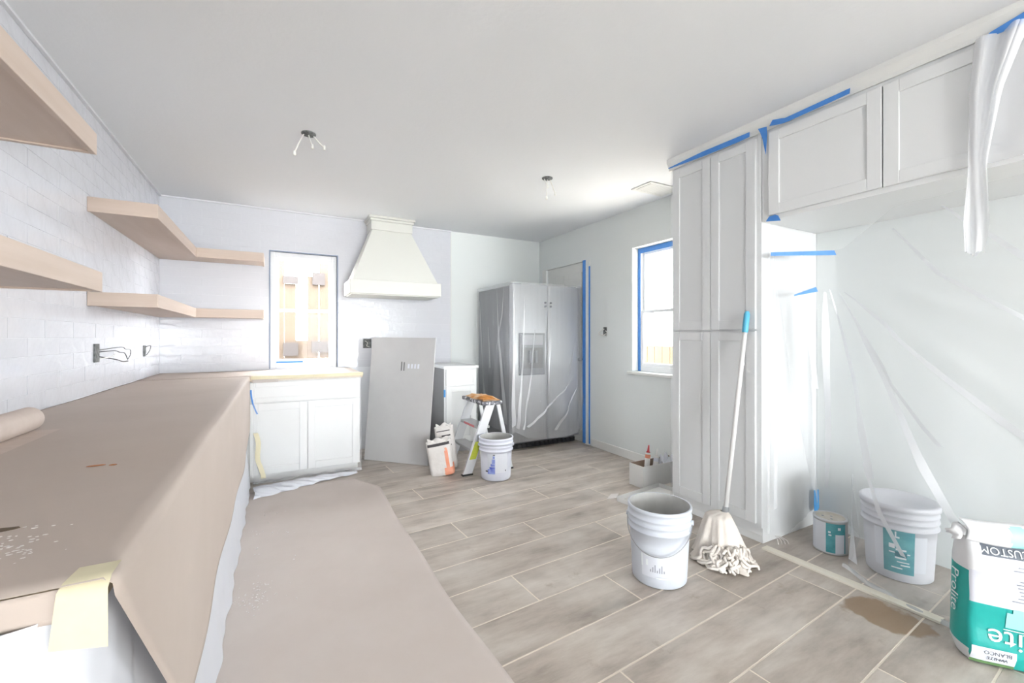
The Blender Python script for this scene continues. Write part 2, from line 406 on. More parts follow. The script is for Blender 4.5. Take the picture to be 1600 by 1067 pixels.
# window in the back wall
bm = NB(); y0, y1 = yb+.035, yb+.085
for lo, hi in (((WX0, y0, WZ0), (WX0+.045, y1, WZ1)), ((WX1-.045, y0, WZ0), (WX1, y1, WZ1)), ((WX0+.045, y0, WZ0), (WX1-.045, y1, WZ0+.06)), ((WX0+.045, y0, WZ1-.045), (WX1-.045, y1, WZ1))): box(bm, lo, hi, bev=.004)
w1 = struct('window_1', bm, 'vinyl', label='white double-hung window above the sink counter, filmed over for painting')
def wpart(name, boxes, m, parent, bev=.003):
    b = NB()
    for lo, hi in boxes: box(b, lo, hi, bev=bev)
    return obj(name, b, m, parent)
def sash(parent, axis, a0, a1, z0, z1, d0, d1, sw=.03):
    bs = [((a0, z0), (a0+sw, z1)), ((a1-sw, z0), (a1, z1)), ((a0+sw, z0), (a1-sw, z0+sw)), ((a0+sw, z1-sw), (a1-sw, z1))]
    mk = (lambda p, d: (p[0], d, p[1])) if axis == 'x' else (lambda p, d: (d, p[0], p[1]))
    s = wpart('sash', [(mk(lo, d0), mk(hi, d1)) for lo, hi in bs], 'vinyl', parent)
    b = NB(); dm = (d0+d1)/2
    box(b, mk((a0+sw-.004, z0+sw-.004), dm-.003), mk((a1-sw+.004, z1-sw+.004), dm+.003)); obj('pane', b, 'pane_glass', s)
sash(w1, 'x', WX0+.045, WX1-.045, 1.455, WZ1-.045, yb+.06, yb+.08)
sash(w1, 'x', WX0+.045, WX1-.045, WZ0+.06, 1.485, yb+.04, yb+.06)
bm = NB()
for lo, hi in (((WX0-.011, YB-.003, WZ0), (WX0, YB+.03, WZ1+.011)), ((WX1, YB-.003, WZ0), (WX1+.011, YB+.03, WZ1+.011)), ((WX0, YB-.003, WZ1), (WX1, YB+.03, WZ1+.011))): box(bm, lo, hi)
obj('edge_profile', bm, 'frame_blue_grey', w1)
b = NB(); sheet(b, 30, 40, lambda u, v: (WX0+.004+u*(WX1-WX0-.008), yb+.024+.004*math.sin(9*u+5*v)+.003*math.sin(31*u-8*v)*v, WZ0+.02+v*(WZ1-WZ0-.03)))
tag(obj('plastic_sheet', b, 'film_thin'), 'clear masking film over the small window above the sink counter', 'plastic sheet')
b = box(NB(), (0.0, yb+.010, .945), (0.235, yb+.012, .962)); tag(obj('tape_strip', b, 'blue_tape'), 'short blue tape along the foot of the sink window film', 'tape')

# window in the right wall
bm = NB(); x0, x1 = XR+.075, XR+.12
for lo, hi in (((x0, RY0, RZ0), (x1, RY0+.04, RZ1)), ((x0, RY1-.04, RZ0), (x1, RY1, RZ1)), ((x0, RY0+.04, RZ0), (x1, RY1-.04, RZ0+.055)), ((x0, RY0+.04, RZ1-.04), (x1, RY1-.04, RZ1))): box(bm, lo, hi, bev=.004)
w2 = struct('window_2', bm, 'vinyl', label='white double-hung window with blue tape beside the tall pantry')
sash(w2, 'y', RY0+.04, RY1-.04, 1.435, RZ1-.04, XR+.10, XR+.12)
sash(w2, 'y', RY0+.04, RY1-.04, RZ0+.055, 1.465, XR+.08, XR+.10)
bm = box(NB(), (XR-.03, RY0-.05, RZ0-.028), (XR+.074, RY1+.05, RZ0-.001), bev=.004); struct('trim_4', bm, 'trim_paint', label='white sill of the right-wall window')
bm = NB()
for lo, hi in (((XR+.0725, RY1-.036, RZ0+.003), (XR+.0745, RY1-.003, RZ1-.004)), ((XR+.0725, RY0+.004, RZ1-.052), (XR+.0745, RY1-.036, RZ1-.004))): box(bm, lo, hi)
tag(obj('tape_strip', bm, 'blue_tape'), 'blue tape round the frame of the window beside the pantry', 'tape')

# door behind the fridge
bm = box(NB(), (XR+.02, 3.8605, .0008), (XR+.06, 4.6595, 2.0595)); door = struct('door_1', bm, 'trim_paint', label='white door in the right wall behind the fridge')
for z0, z1 in ((.2, .95), (1.1, 1.95)):
    for y0, y1 in ((3.95, 4.22), (4.30, 4.57)):
        obj('panel', box(NB(), (XR+.014, y0, z0), (XR+.021, y1, z1), bev=.005), 'trim_paint', door)
obj('door_knob', (lambda b: (tube(b, [(XR+.02, 3.93, .95), (XR-.015, 3.93, .95), (XR-.02, 3.93, .95), (XR-.045, 3.93, .95)], [.012, .012, .026, .02], 12), b)[1])(NB()), 'wire', door)
bm = NB()
for lo, hi in (((XR-.012, 3.775, 0), (XR-.0005, 3.862, 2.06)), ((XR-.012, 4.658, 0), (XR-.0005, 4.745, 2.06)), ((XR-.012, 3.775, 2.06), (XR-.0005, 4.745, 2.066))): box(bm, lo, hi, bev=.003)
struct('trim_5', bm, 'trim_paint', label='white casing of the door behind the fridge')
b = box(NB(), (XR-.0165, 3.845, 0.01), (XR-.0125, 3.895, 2.07)); tag(obj('tape_strip', b, 'blue_tape'), 'wide blue tape running up the door casing beside the fridge', 'tape')
b = box(NB(), (XR-.0155, 3.766, 0.02), (XR-.0125, 3.79, 1.99)); tag(obj('tape_strip', b, 'blue_tape'), 'narrow outer blue tape on the door casing beside the fridge', 'tape')

# outside: ground and fences seen through the windows
bm = NB()
for lo, hi in (((-12, YB+.3, -.30), (14, 14, -.2)), ((XW+.3, -10, -.30), (14, YB+.3, -.2)), ((XR+.3, .4, -.30), (XW+.3, YB+.3, -.2)), ((-12, -14, -.30), (14, YF-.3, -.2)), ((-12, YF-.3, -.30), (XL-.3, YB+.3, -.2))): box(bm, lo, hi)
struct('ground', bm, 'ground', label='bare ground outside')
f1 = thing('wooden_fence', 'sunlit tan board fence with a gap, outside the sink window', 'fence', (0.3, 6.6, -.2))
x = -1.9; i = 0
while x < 2.6:
    top = 2.35
    if 0.08 < x+.07 < 0.26: top = 1.93
    if 0.26 <= x+.07 < 0.43: top = 1.16
    if 0.43 <= x+.07 < 0.52: top = 2.05
    obj('board', box(NB(), (x, 6.6, -.2), (x+.142, 6.622, top), bev=.002), 'fence_wood', f1); x += .1425 if not (0.43 <= x+.07 < .52) else .15
obj('rail', box(NB(), (0.08, 6.55, .95), (.262, 6.598, 1.13)), 'fence_dark', f1); obj('rail', box(NB(), (.43, 6.55, .99), (1.2, 6.598, 1.15)), 'fence_dark', f1)
obj('rail', box(NB(), (0.08, 6.55, 1.93), (.262, 6.598, 2.03)), 'fence_dark', f1); obj('rail', box(NB(), (.44, 6.55, 1.93), (.60, 6.598, 2.10)), 'fence_dark', f1)
f2 = thing('wooden_fence', 'low tan board fence outside the window beside the pantry', 'fence', (5.2, 4.4, -.2))
for i in range(22):
    y = 2.9+i*.15; obj('board', box(NB(), (5.2, y, -.2), (5.222, y+.146, 1.07), bev=.002), 'fence_tan', f2)

# ---------------------------------------------------------------- counter run
# base cabinets under the left counter
def shaker(bm, axis, a0, a1, z0, z1, d0, d1, rail=.058, rec=.009):
    """door leaf: outer face d0, back d1; frame proud of a recessed panel"""
    mk = (lambda a, d, z: (a, d, z)) if axis == 'x' else (lambda a, d, z: (d, a, z))
    def bx(aa, ab, za, zb, da, db, bev):
        p, q = mk(aa, da, za), mk(ab, db, zb)
        box(bm, tuple(map(min, p, q)), tuple(map(max, p, q)), bev=bev)
    bx(a0, a0+rail, z0, z1, d0, d1, .002); bx(a1-rail, a1, z0, z1, d0, d1, .002)
    bx(a0+rail, a1-rail, z0, z0+rail, d0, d1, .002); bx(a0+rail, a1-rail, z1-rail, z1, d0, d1, .002)
    sg = 1 if d1 > d0 else -1
    bx(a0+rail-.002, a1-rail+.002, z0+rail-.002, z1-rail+.002, d0+sg*rec, d1, 0)
    return bm
CX = -0.248   # cabinet faces of the left run
for n, (y0, y1, lab) in enumerate(((0.88, 1.70, 'white base cabinet under the open end of the papered counter'), (1.703, 2.603, 'white base cabinet under the middle of the papered counter'), (2.606, 3.506, 'white base cabinet under the papered counter near the sink corner'))):
    t = thing('base_cabinet', lab, 'cabinet', ((XL+CX)/2, (y0+y1)/2, 0))
    b = NB(); box(b, (XL+.004, y0, .1), (CX, y1, .838)); box(b, (XL+.004, y0, .0005), (CX-.06, y1, .1)); obj('body', b, 'cabinet_paint', t)
    ym = (y0+y1)/2
    for ya, yb2 in ((y0+.004, ym-.002), (ym+.002, y1-.004)): obj('door', shaker(NB(), 'y', ya, yb2, .11, .83, CX+.02, CX+.0005), 'cabinet_paint', t)
# sink cabinet
SY = 4.10
t = thing('sink_cabinet', 'white two-door sink base cabinet below the small window', 'cabinet', (0.24, 4.46, 0))
b = NB(); box(b, (CX+.01, SY, .065), (.665, YB-.003, .838)); box(b, (CX+.01, SY+.05, .0005), (.655, YB-.003, .065)); obj('body', b, 'cabinet_paint', t)
obj('drawer_front', shaker(NB(), 'x', -.19, .66, .665, .83, SY-.018, SY-.0005, rail=.04, rec=.004), 'cabinet_paint', t)
obj('door', shaker(NB(), 'x', -.19, .232, .072, .655, SY-.018, SY-.0005), 'cabinet_paint', t)
obj('door', shaker(NB(), 'x', .238, .66, .072, .655, SY-.018, SY-.0005), 'cabinet_paint', t)
# worktop
b = NB(); box(b, (XL+.002, 0.765, .84), (-.205, 4.07, .879), bev=.003); box(b, (XL+.002, 4.07, .84), (.685, YB-.002, .879), bev=.003)
tag(obj('worktop', b, 'worktop'), 'L-shaped worktop along the tiled walls, hidden under brown paper', 'worktop')
# kraft paper over counter with a skirt
def skirt_z(y): return table([(.75, .335), (1.3, .335), (1.7, .355), (2.4, .378), (3.4, .42), (4.08, .53)], y)
def paper(u, v):
    A = .52; B = .55
    if u <= A:
        y = lerp(.752, 4.08, v); x = lerp(XL+.004, -.200, u/A)
        return (x, y, .8815+.0012*math.sin(3*x+2.1*y)+.0012*math.sin(7*y+2))
    y1 = lerp(.752, 4.08, v); zb = skirt_z(y1)
    if u <= B:
        q = (u-A)/(B-A)*math.pi/2; z = .8815-.012*(1-math.cos(q)); x = -.200+.012*math.sin(q)
    else:
        q = (u-B)/(1-B); z = lerp(.8695, zb, q); x = -.188+.006*math.sin(2.3*y1+1)*q+.004*math.sin(7*y1)*q+.008*q
    ymin = .752+max(0, (.86-z))*.9
    return (x, lerp(ymin, 4.08, v), z)
b = NB(); sheet(b, 50, 90, paper)
sheet(b, 20, 6, lambda u, v: (lerp(XL+.004, -.205, u), .752-.004*v, lerp(.8815, .836+.012*math.sin(2.2*u+.6), v)))
sheet(b, 24, 12, lambda u, v: (lerp(XL+.004, .665, u), lerp(4.08, YB-.003, v), .8815+.001*math.sin(6*u+3*v)))
bmesh.ops.remove_doubles(b, verts=b.verts, dist=.0005)
kp = obj('kraft_paper', b, 'kraft_paper'); tag(kp, 'brown kraft paper covering the L-shaped counter and hanging down its front', 'paper')
md = kp.modifiers.new('thick', 'SOLIDIFY'); md.thickness = .0006; md.offset = 1
# roll of paper
t = thing('paper_roll', 'brown paper roll lying on the covered counter against the tiled wall', 'paper roll', (-.735, 1.4, .882))
b = NB(); rr = .04
lathe(b, [(rr, 0), (rr, 1.25)], 28); lathe(b, [(rr-.006, 1.25), (rr, 1.25)], 28); lathe(b, [(rr-.006, 1.25), (rr-.006, 1.1)], 28); lathe(b, [(rr-.006, 0), (rr, 0)], 28)
bmesh.ops.rotate(b, verts=b.verts, matrix=Matrix.Rotation(-math.pi/2, 3, 'X')); bmesh.ops.translate(b, verts=b.verts, vec=(-.735, .81, .882+.002+rr)); obj('wound_paper', b, 'roll_paper', t)
b = NB(); sheet(b, 10, 20, lambda u, v: (-.735+rr*.2+u*.075, lerp(.83, 2.05, v), .8845+.012*(1-u)**2*.2)); obj('loose_flap', b, 'roll_paper', t)
# small marks and debris on the paper
for nm, lab, cx, cy, rx, ry, m, k in (('wood_splinter', 'longer orange-brown splinter on the counter paper', -.39, 1.423, .018, .006, 'stain_brown', 7), ('wood_splinter', 'tiny reddish chip on the counter paper beside the longer splinter', -.355, 1.412, .008, .006, 'stain_brown', 6),
                                     ('paper_scrap', 'dark brown torn scrap at the counter edge of the papered worktop', -.40, 1.02, .03, .009, 'stain_dark', 8)):
    b = NB(); pts = [(cx+rx*math.cos(2*math.pi*i/k)*random.uniform(.75, 1.1), cy+ry*math.sin(2*math.pi*i/k)*random.uniform(.75, 1.1), .8838) for i in range(k)]
    prism(b, pts, (0, 0, .0012)); tag(obj(nm, b, m), lab, 'debris')
b = NB()
for i in range(110):
    x, y = random.gauss(-.365, .03), random.gauss(.915, .04); r = random.uniform(.0008, .0030)
    pts = [(x+r*random.uniform(.6, 1.2)*math.cos(k*1.257)*1.5, y+r*random.uniform(.6, 1.2)*math.sin(k*1.257), .8838) for k in range(5)]; prism(b, pts, (0, 0, .0006))
tag(obj('plaster_dust', b, 'plaster'), 'pale smear of plaster dust on the counter paper', 'dust', kind='stuff')
# masking tape
b = NB(); sheet(b, 4, 10, lambda u, v: (-.236+.044*u-.012*v*(1-u), .800-.0485*min(1, v/.35)+(-.0085 if v > .30 else 0), .8855 if v <= .35 else .8855-(v-.35)/.65*.075-.012*u*v))
o = obj('tape_strip', b, 'masking_tape'); tag(o, 'cream masking tape folded over the open corner of the papered counter', 'tape')
b = box(NB(), (-.18, 4.0685, .858), (.69, 4.0695, .884)); box(b, (-.18, 4.0695, .8832), (.69, 4.10, .8842)); tag(obj('tape_strip', b, 'masking_tape'), 'cream masking tape along the worktop edge above the sink cabinet', 'tape')
b = box(NB(), (-.175, 4.0655, .832), (.015, 4.0665, .856)); tag(obj('paper_scrap', b, 'kraft_paper'), 'brown paper strip below the taped edge of the sink worktop', 'paper')
b = NB(); sheet(b, 2, 14, lambda u, v: (-.186+.045*v*v+.012*u, 4.0625, .775-.20*v)); tag(obj('tape_strip', b, 'blue_tape'), 'loose curl of blue tape at the inner corner of the counter', 'tape')
b = NB(); sheet(b, 2, 20, lambda u, v: (-.165+.035*u+.05*v+.01*math.sin(9*v), 4.026, max(.058, .43-.40*v+.004*math.sin(30*v)))); tag(obj('tape_strip', b, 'masking_tape'), 'cream masking tape trailing down the film on the sink cabinet', 'tape')

# white film on the left cabinets, wrapped round the open end
fp = [(XL+.01, .735), (-.30, .735), (-.255, .748), (-.225, .785), (-.212, .85), (-.21, 4.00)]
def film_left(u, v):
    p = poly([(a, b_, 0) for a, b_ in fp], u); y = p.y
    d = .005*math.sin(14*y)+.003*math.sin(33*y+1.3) if u > .22 else .004*math.sin(20*p.x+3)
    k = max(0, (v-.55)/.45)
    if u > .22: return (p.x-.004+.034*k+d*(.15+.85*k), y, lerp(.838, .006, v))
    return (p.x, p.y-.012*k+d*k, lerp(.846, .006, v))
US = .232
b = NB(); sheet(b, 60, 24, lambda u, v: film_left(u*US, v)); tag(obj('plastic_sheet', b, 'film_white'), 'milky plastic wrapped over the open end of the counter run', 'plastic sheet')
b = NB(); sheet(b, 170, 24, lambda u, v: film_left(lerp(US, 1, u), v)); tag(obj('plastic_sheet', b, 'film_white'), 'milky plastic sheet hanging over the base cabinets below the kraft paper', 'plastic sheet')
# film on the sink cabinet, pooling on the floor
def film_sink(u, v):
    x = lerp(-.165, .672, u)
    if v < .62:
        q = v/.62; z = lerp(.855, .02, q); y = 4.058+.004*math.sin(14*u+5*q)+.003*math.sin(40*u+2)*q-.008*q
    else:
        q = (v-.62)/.38; reach = .012
        y = 4.05-reach*q+.01*math.sin(17*u)*q; z = .02+abs(.028*math.sin(23*u+11*q)*math.sin(9*q+4*u))*(1-q*.5)*min(1, q*4)-.012*q
    return (x, y, max(z, .0075))
b = NB(); sheet(b, 90, 70, film_sink); tag(obj('plastic_sheet', b, 'film_fridge'), 'clear plastic sheet over the sink cabinet, bunched on the floor', 'plastic sheet')
# bunched film on the floor
def bunch(u, v):
    x = lerp(-.15, .62, u); wd = table([(0, .11), (.35, .085), (.7, .045), (1, .02)], u)
    yc = table([(0, 3.80), (.35, 3.88), (.7, 3.955), (1, 3.985)], u)
    a = v*math.pi; h_ = table([(0, .05), (.4, .045), (1, .02)], u)
    return (x+.01*math.sin(40*u+6*v), yc-wd*math.cos(a)+.012*math.sin(33*u+9*v), .007+h_*math.sin(a)*(.55+.45*math.sin(29*u+13*v)**2))
b = NB(); sheet(b, 110, 22, bunch); tag(obj('plastic_bundle', b, 'film_white'), 'crumpled plastic heap on the floor paper below the sink cabinet', 'plastic sheet')

# floor paper
def fpaper(u, v):
    y = lerp(.1, 3.86, v); xr = .712+.012*math.sin(2.1*y)+.006*math.sin(6*y)-max(0, y-3.55)*.45
    x = lerp(-.205, xr, u)
    return (x, y, .0022+.0016*(1+math.sin(4.3*y+3*x))*.5+.0016*(1+math.sin(9*x-2*y))*.5)
b = NB(); sheet(b, 40, 130, fpaper); o = obj('floor_paper', b, 'floor_paper'); tag(o, 'wide brown paper runner on the tile floor beside the counter', 'paper')
md = o.modifiers.new('thick', 'SOLIDIFY'); md.thickness = .0008; md.offset = 1
b = NB()
for i in range(110):
    if i < 70: x, y = random.gauss(-.085, .035), random.gauss(2.3, .07)
    else: x, y = random.uniform(-.13, .1), random.uniform(2.2, 3.4)
    r = random.uniform(.0012, .0045) if i < 90 else random.uniform(.002, .006)
    pts = [(x+r*random.uniform(.6, 1.2)*math.cos(k*1.257), y+r*random.uniform(.6, 1.2)*math.sin(k*1.257), .006) for k in range(5)]; prism(b, pts, (0, 0, random.uniform(.001, .003)))
tag(obj('plaster_crumbs', b, 'plaster'), 'white plaster crumbs scattered on the floor paper by the counter', 'crumbs', kind='stuff')

# ---------------------------------------------------------------- floating shelves
SX = -0.600
def shelf(name, lab, z0, z1, y0, y1, lshape, group=None):
    cx = (XL+SX)/2
    t = thing(name, lab, 'shelf', (cx, (y0+y1)/2, z0), group=group)
    yc = YB-.002; f = .02; yin = 4.52
    if lshape:
        b = box(NB(), (XL+.001, y0+f, z1-f), (SX-f, yc, z1)); obj('top_panel', b, 'shelf_wood', t)
        b = box(NB(), (XL+.001, y0+f, z0+.006), (SX-f, yc, z0+f)); obj('bottom_panel', b, 'shelf_wood', t)
        b = box(NB(), (SX-f, y0+f, z0), (SX, yin, z1), bev=.0015); obj('front_board', b, 'shelf_wood', t)
        b = box(NB(), (XL+.001, y0, z0), (SX, y0+f, z1), bev=.0015); obj('end_board', b, 'shelf_wood_back', t)
        b = box(NB(), (SX-f, yin+f, z1-f), (-.10, yc, z1)); obj('top_panel', b, 'shelf_wood_back', t)
        b = box(NB(), (SX-f, yin+f, z0+.006), (-.12, yc, z0+f)); obj('bottom_panel', b, 'shelf_wood_back', t)
        b = box(NB(), (SX-f, yin, z0), (-.10, yin+f, z1), bev=.0015); obj('front_board', b, 'shelf_wood_back', t)
        b = box(NB(), (-.12, yin+f, z0), (-.10, yc, z1-f), bev=.0015); obj('end_board', b, 'shelf_wood', t)
    else:
        b = box(NB(), (XL+.001, y0+f, z1-f), (SX-f, y1-f, z1)); obj('top_panel', b, 'shelf_wood', t)
        b = box(NB(), (XL+.001, y0+f, z0+.006), (SX-f, y1-f, z0+f)); obj('bottom_panel', b, 'shelf_wood', t)
        b = box(NB(), (SX-f, y0, z0), (SX, y1, z1), bev=.0015); obj('front_board', b, 'shelf_wood', t)
        b = box(NB(), (XL+.001, y1-f, z0), (SX-f, y1, z1), bev=.0015); obj('end_board', b, 'shelf_wood_back', t)
        b = box(NB(), (XL+.001, y0, z0), (SX-f, y0+f, z1), bev=.0015); obj('end_board', b, 'shelf_wood_back', t)
shelf('floating_shelf', 'upper L-shaped pale wood floating shelf in the tiled corner', 1.887, 1.968, 3.165, YB, True)
shelf('floating_shelf', 'lower L-shaped pale wood floating shelf in the tiled corner', 1.372, 1.449, 3.165, YB, True)
shelf('floating_shelf', 'straight upper pale wood shelf on the left wall, ending short of the corner', 1.895, 1.975, .75, 2.20, False)
shelf('floating_shelf', 'straight lower pale wood shelf on the left wall, ending short of the corner', 1.378, 1.455, .75, 2.26, False)

# ---------------------------------------------------------------- range hood
hx0, hx1, hy, hb = .622, 1.54, 4.38, YB-.001
t = thing('range_hood', 'off-white tapered plaster range hood on the tiled wall', 'range hood', (1.08, 4.6, 1.626))
b = NB(); box(b, (hx0, hy, 1.63), (hx1, hb, 1.768), bev=.004); obj('lower_band', b, 'hood_paint', t)
b = NB(); box(b, (hx0+.02, hy+.02, 1.622), (hx1-.02, hb-.02, 1.6295)); obj('underside', b, 'hood_paint', t)
b = NB(); lo = [(hx0+.03, hy+.03), (hx1-.03, hy+.03), (hx1-.03, hb), (hx0+.03, hb)]; up = [(.868, 4.585), (1.272, 4.585), (1.272, hb), (.868, hb)]
va = [b.verts.new((x, y, 1.7685)) for x, y in lo]; vb = [b.verts.new((x, y, 2.312)) for x, y in up]
b.faces.new(va[::-1]); b.faces.new(vb)
for i in range(4): b.faces.new((va[i], va[(i+1) % 4], vb[(i+1) % 4], vb[i]))
obj('tapered_body', b, 'hood_paint', t)
b = NB(); box(b, (.855, 4.575, 2.3125), (1.285, hb, 2.405), bev=.003); obj('chimney', b, 'hood_paint', t)
b = NB(); box(b, (.842, 4.562, 2.4055), (1.298, hb, 2.432), bev=.006); box(b, (.83, 4.55, 2.4325), (1.31, hb, H-.0006), bev=.004); obj('crown', b, 'hood_paint', t)

# ---------------------------------------------------------------- narrow cabinet by the fridge
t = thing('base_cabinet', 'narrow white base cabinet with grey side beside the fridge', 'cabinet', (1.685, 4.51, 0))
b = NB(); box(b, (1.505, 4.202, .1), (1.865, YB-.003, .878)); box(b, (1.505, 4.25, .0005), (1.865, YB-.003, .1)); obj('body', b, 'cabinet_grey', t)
b = NB(); box(b, (1.505, 4.196, .1), (1.865, 4.2015, .878)); obj('face_frame', b, 'cabinet_paint', t)
obj('drawer_front', shaker(NB(), 'x', 1.522, 1.848, .705, .868, 4.178, 4.1955, rail=.03, rec=.003), 'cabinet_paint', t)
obj('door', shaker(NB(), 'x', 1.522, 1.848, .115, .695, 4.178, 4.1955), 'cabinet_paint', t)
b = NB(); box(b, (1.49, 4.165, .8785), (1.88, YB-.003, .905), bev=.003); obj('top', b, 'cabinet_paint', t)
b = box(NB(), (1.5035, 4.176, .59), (1.5048, 4.205, .665)); box(b, (1.5035, 4.1755, .59), (1.512, 4.1765, .665)); tag(obj('tape_strip', b, 'blue_tape_light'), 'small blue tape tab on the edge of the narrow cabinet', 'tape')

# ---------------------------------------------------------------- leaning grey board
t = thing('backer_board', 'large grey backer board leaning in the range gap', 'board', (.9975, 4.152, 0))
bl, br = Vector((.757, 4.404, .002)), Vector((1.237, 3.90, .002)); tl, tr = Vector((.832, 4.384, 1.20)), Vector((1.31, 3.884, 1.195))
nrm = (br-bl).cross(tl-bl).normalized()
if nrm.y < 0: nrm = -nrm
b = NB(); prism(b, [bl, br, tr, tl], nrm*.012); obj('sheet', b, 'board_grey', t)
def onb(u, v): return bl.lerp(br, u).lerp(tl.lerp(tr, u), v)-nrm*.0012
b = NB()
for u0, dv, hh in ((.495, 0, .09), (.535, 0, .085)):
    prism(b, [onb(u0, .735), onb(u0+.016, .735), onb(u0+.016, .735+hh*.8), onb(u0, .735+hh*.8)], nrm*.001)
obj('ink_mark', b, 'board_mark', t)
b = NB()
for k in range(4):
    u0 = .60+k*.05; prism(b, [onb(u0, .755), onb(u0+.028, .755), onb(u0+.03, .79), onb(u0+.003, .79)], nrm*.001)
obj('ink_mark', b, 'label_white', t)

# ---------------------------------------------------------------- fridge
FX0, FX1, FY = 2.165, 3.025, 3.945
t = thing('fridge', 'stainless side-by-side fridge with ice dispenser standing before the door', 'fridge', (2.6, 4.35, 0))
b = NB(); box(b, (FX0, FY+.075, .06), (FX1, 4.80, 1.752), bev=.006); obj('body', b, 'fridge_side', t)
def curved_door(x0, x1):
    b = NB(); n = 14
    def fr(x): return FY-.014*(1-((x-2.595)/.43)**2)
    ring = [(lerp(x0, x1, i/n)) for i in range(n+1)]
    for z0, z1 in ((.095, 1.762),):
        A = [b.verts.new((x, fr(x), z0)) for x in ring]+[b.verts.new((x1, FY+.07, z0)), b.verts.new((x0, FY+.07, z0))]
        B = [b.verts.new((v.co.x, v.co.y, z1)) for v in A]; m = len(A)
        b.faces.new(A); b.faces.new(B[::-1])
        for i in range(m):
            f = b.faces.new((A[i], A[(i+1) % m], B[(i+1) % m], B[i])); f.smooth = i < n
    bmesh.ops.recalc_face_normals(b, faces=b.faces)
    return b
d1 = obj('door', curved_door(FX0, 2.592), 'steel', t); d2 = obj('door', curved_door(2.600, FX1), 'steel', t)
b = NB(); box(b, (2.235, FY-.022, .80), (2.555, FY-.006, 1.245), bev=.004); obj('dispenser', b, 'dark_plastic', d1)
b = NB(); box(b, (2.265, FY-.025, .87), (2.525, FY-.0225, 1.09)); obj('dispenser_well', b, 'black_plastic', d1)
b = NB(); box(b, (2.265, FY-.027, 1.12), (2.525, FY-.0225, 1.225)); obj('control_panel', b, 'fridge_side', d1)
b = NB(); box(b, (2.35, FY-.04, .93), (2.38, FY-.0255, 1.06)); box(b, (2.42, FY-.04, .93), (2.45, FY-.0255, 1.06)); obj('paddle', b, 'dark_plastic', d1)
for xx, d in ((2.56, d1), (2.63, d2)):
    b = NB()
    for zz in (1.575, 1.535): tube(b, [(xx, FY-.012, zz), (xx, FY-.03, zz)], .011, 10)
    obj('handle_post', b, 'dark_plastic', d)
b = NB(); box(b, (FX0+.01, FY+.06, .012), (FX1-.01, FY+.10, .0595))
for k in range(14): box(b, (FX0+.03+k*.058, FY+.045, .018), (FX0+.065+k*.058, FY+.061, .054))
obj('base_grille', b, 'black_plastic', t)
for xx in (FX0+.06, FX1-.06):
    for yy in (FY+.12, 4.74):
        b = NB(); tube(b, [(xx-.02, yy, .026), (xx+.02, yy, .026)], .025, 14); obj('caster', b, 'black_plastic', t)
b = NB(); box(b, (FX0+.02, FY+.02, 1.7625), (FX0+.12, FY+.10, 1.775), bev=.003); box(b, (FX1-.12, FY+.02, 1.7625), (FX1-.02, FY+.10, 1.775), bev=.003); obj('hinge_cover', b, 'fridge_side', t)
# film over the fridge
FPt = [(2.128, 4.76), (2.130, 3.92), (2.145, 3.905), (2.20, 3.902), (2.98, 3.897), (3.036, 3.912), (3.040, 4.0)]
tot_left = .84
def film_fridge(u, v):
    p = poly([(a, c, 0) for a, c in FPt], u)
    zb = table([(0, .30), (.44, .16), (.48, .22), (.56, .14), (.70, .115), (.82, .10), (.93, .16), (1, .19)], u)
    z = lerp(1.779, zb, v)
    k = v**1.3
    d = (.010*math.sin(46*u+3*v)+.007*math.sin(83*u-5*v+1))*(.25+k)+.028*k*(.5+.5*math.sin(21*u+2.5*v))+.018*math.exp(-((v-.86-.25*(.7-u))/.05)**2)
    if u < .455: return (p.x-.004-d, p.y, z)
    if u > .96: return (min(p.x, 3.044), p.y-d*.4, z)
    return (p.x, p.y-.004-d, z)
b = NB(); sheet(b, 190, 70, film_fridge)
sheet(b, 20, 14, lambda u, v: (lerp(2.128, 3.036, u), lerp(3.905, 4.76, v), 1.7795+.002*math.sin(7*u+5*v)))
t2 = tag(obj('plastic_sheet', b, 'film_fridge'), 'clear plastic sheet draped over the steel fridge', 'plastic sheet')
def strip(bm, fn, path, off, mi=0):
    """narrow overlapping fold lying on a sheet: path of (u, v, half width in u)"""
    n = 24; L_, R_ = [], []
    for i in range(n+1):
        q = i/n; u = table([(k/(len(path)-1), p[0]) for k, p in enumerate(path)], q); v = table([(k/(len(path)-1), p[1]) for k, p in enumerate(path)], q)
        hw = table([(k/(len(path)-1), p[2]) for k, p in enumerate(path)], q)
        L_.append(bm.verts.new(Vector(fn(u-hw, v))+Vector(off))); R_.append(bm.verts.new(Vector(fn(u+hw, v))+Vector(off)))
    for i in range(n): f = bm.faces.new((L_[i], R_[i], R_[i+1], L_[i+1])); f.smooth = True; f.material_index = mi
b = NB()
for pth in ([(.47, .05, .002), (.475, .5, .004), (.47, .95, .012)], [(.54, .1, .001), (.53, .5, .004), (.49, .97, .008)], [(.61, .3, .002), (.58, .6, .004), (.52, .96, .006)],
            [(.88, .62, .002), (.72, .78, .008), (.55, .93, .012)], [(.90, .35, .001), (.84, .6, .003)], [(.90, .7, .004), (.75, .95, .01)], [(.57, .96, .01), (.73, .955, .01), (.88, .95, .008)]):
    strip(b, film_fridge, pth, (0, -.006, 0))
for pth in ([(.05, .1, .004), (.08, .5, .008), (.16, .95, .012)], [(.30, .05, .003), (.33, .4, .010), (.42, .92, .02)], [(.18, .3, .003), (.2, .6, .008)], [(.38, .02, .002), (.36, .2, .006), (.30, .45, .004)]):
    strip(b, film_fridge, pth, (-.006, 0, 0))
obj('fold', b, 'film_mid', t2)

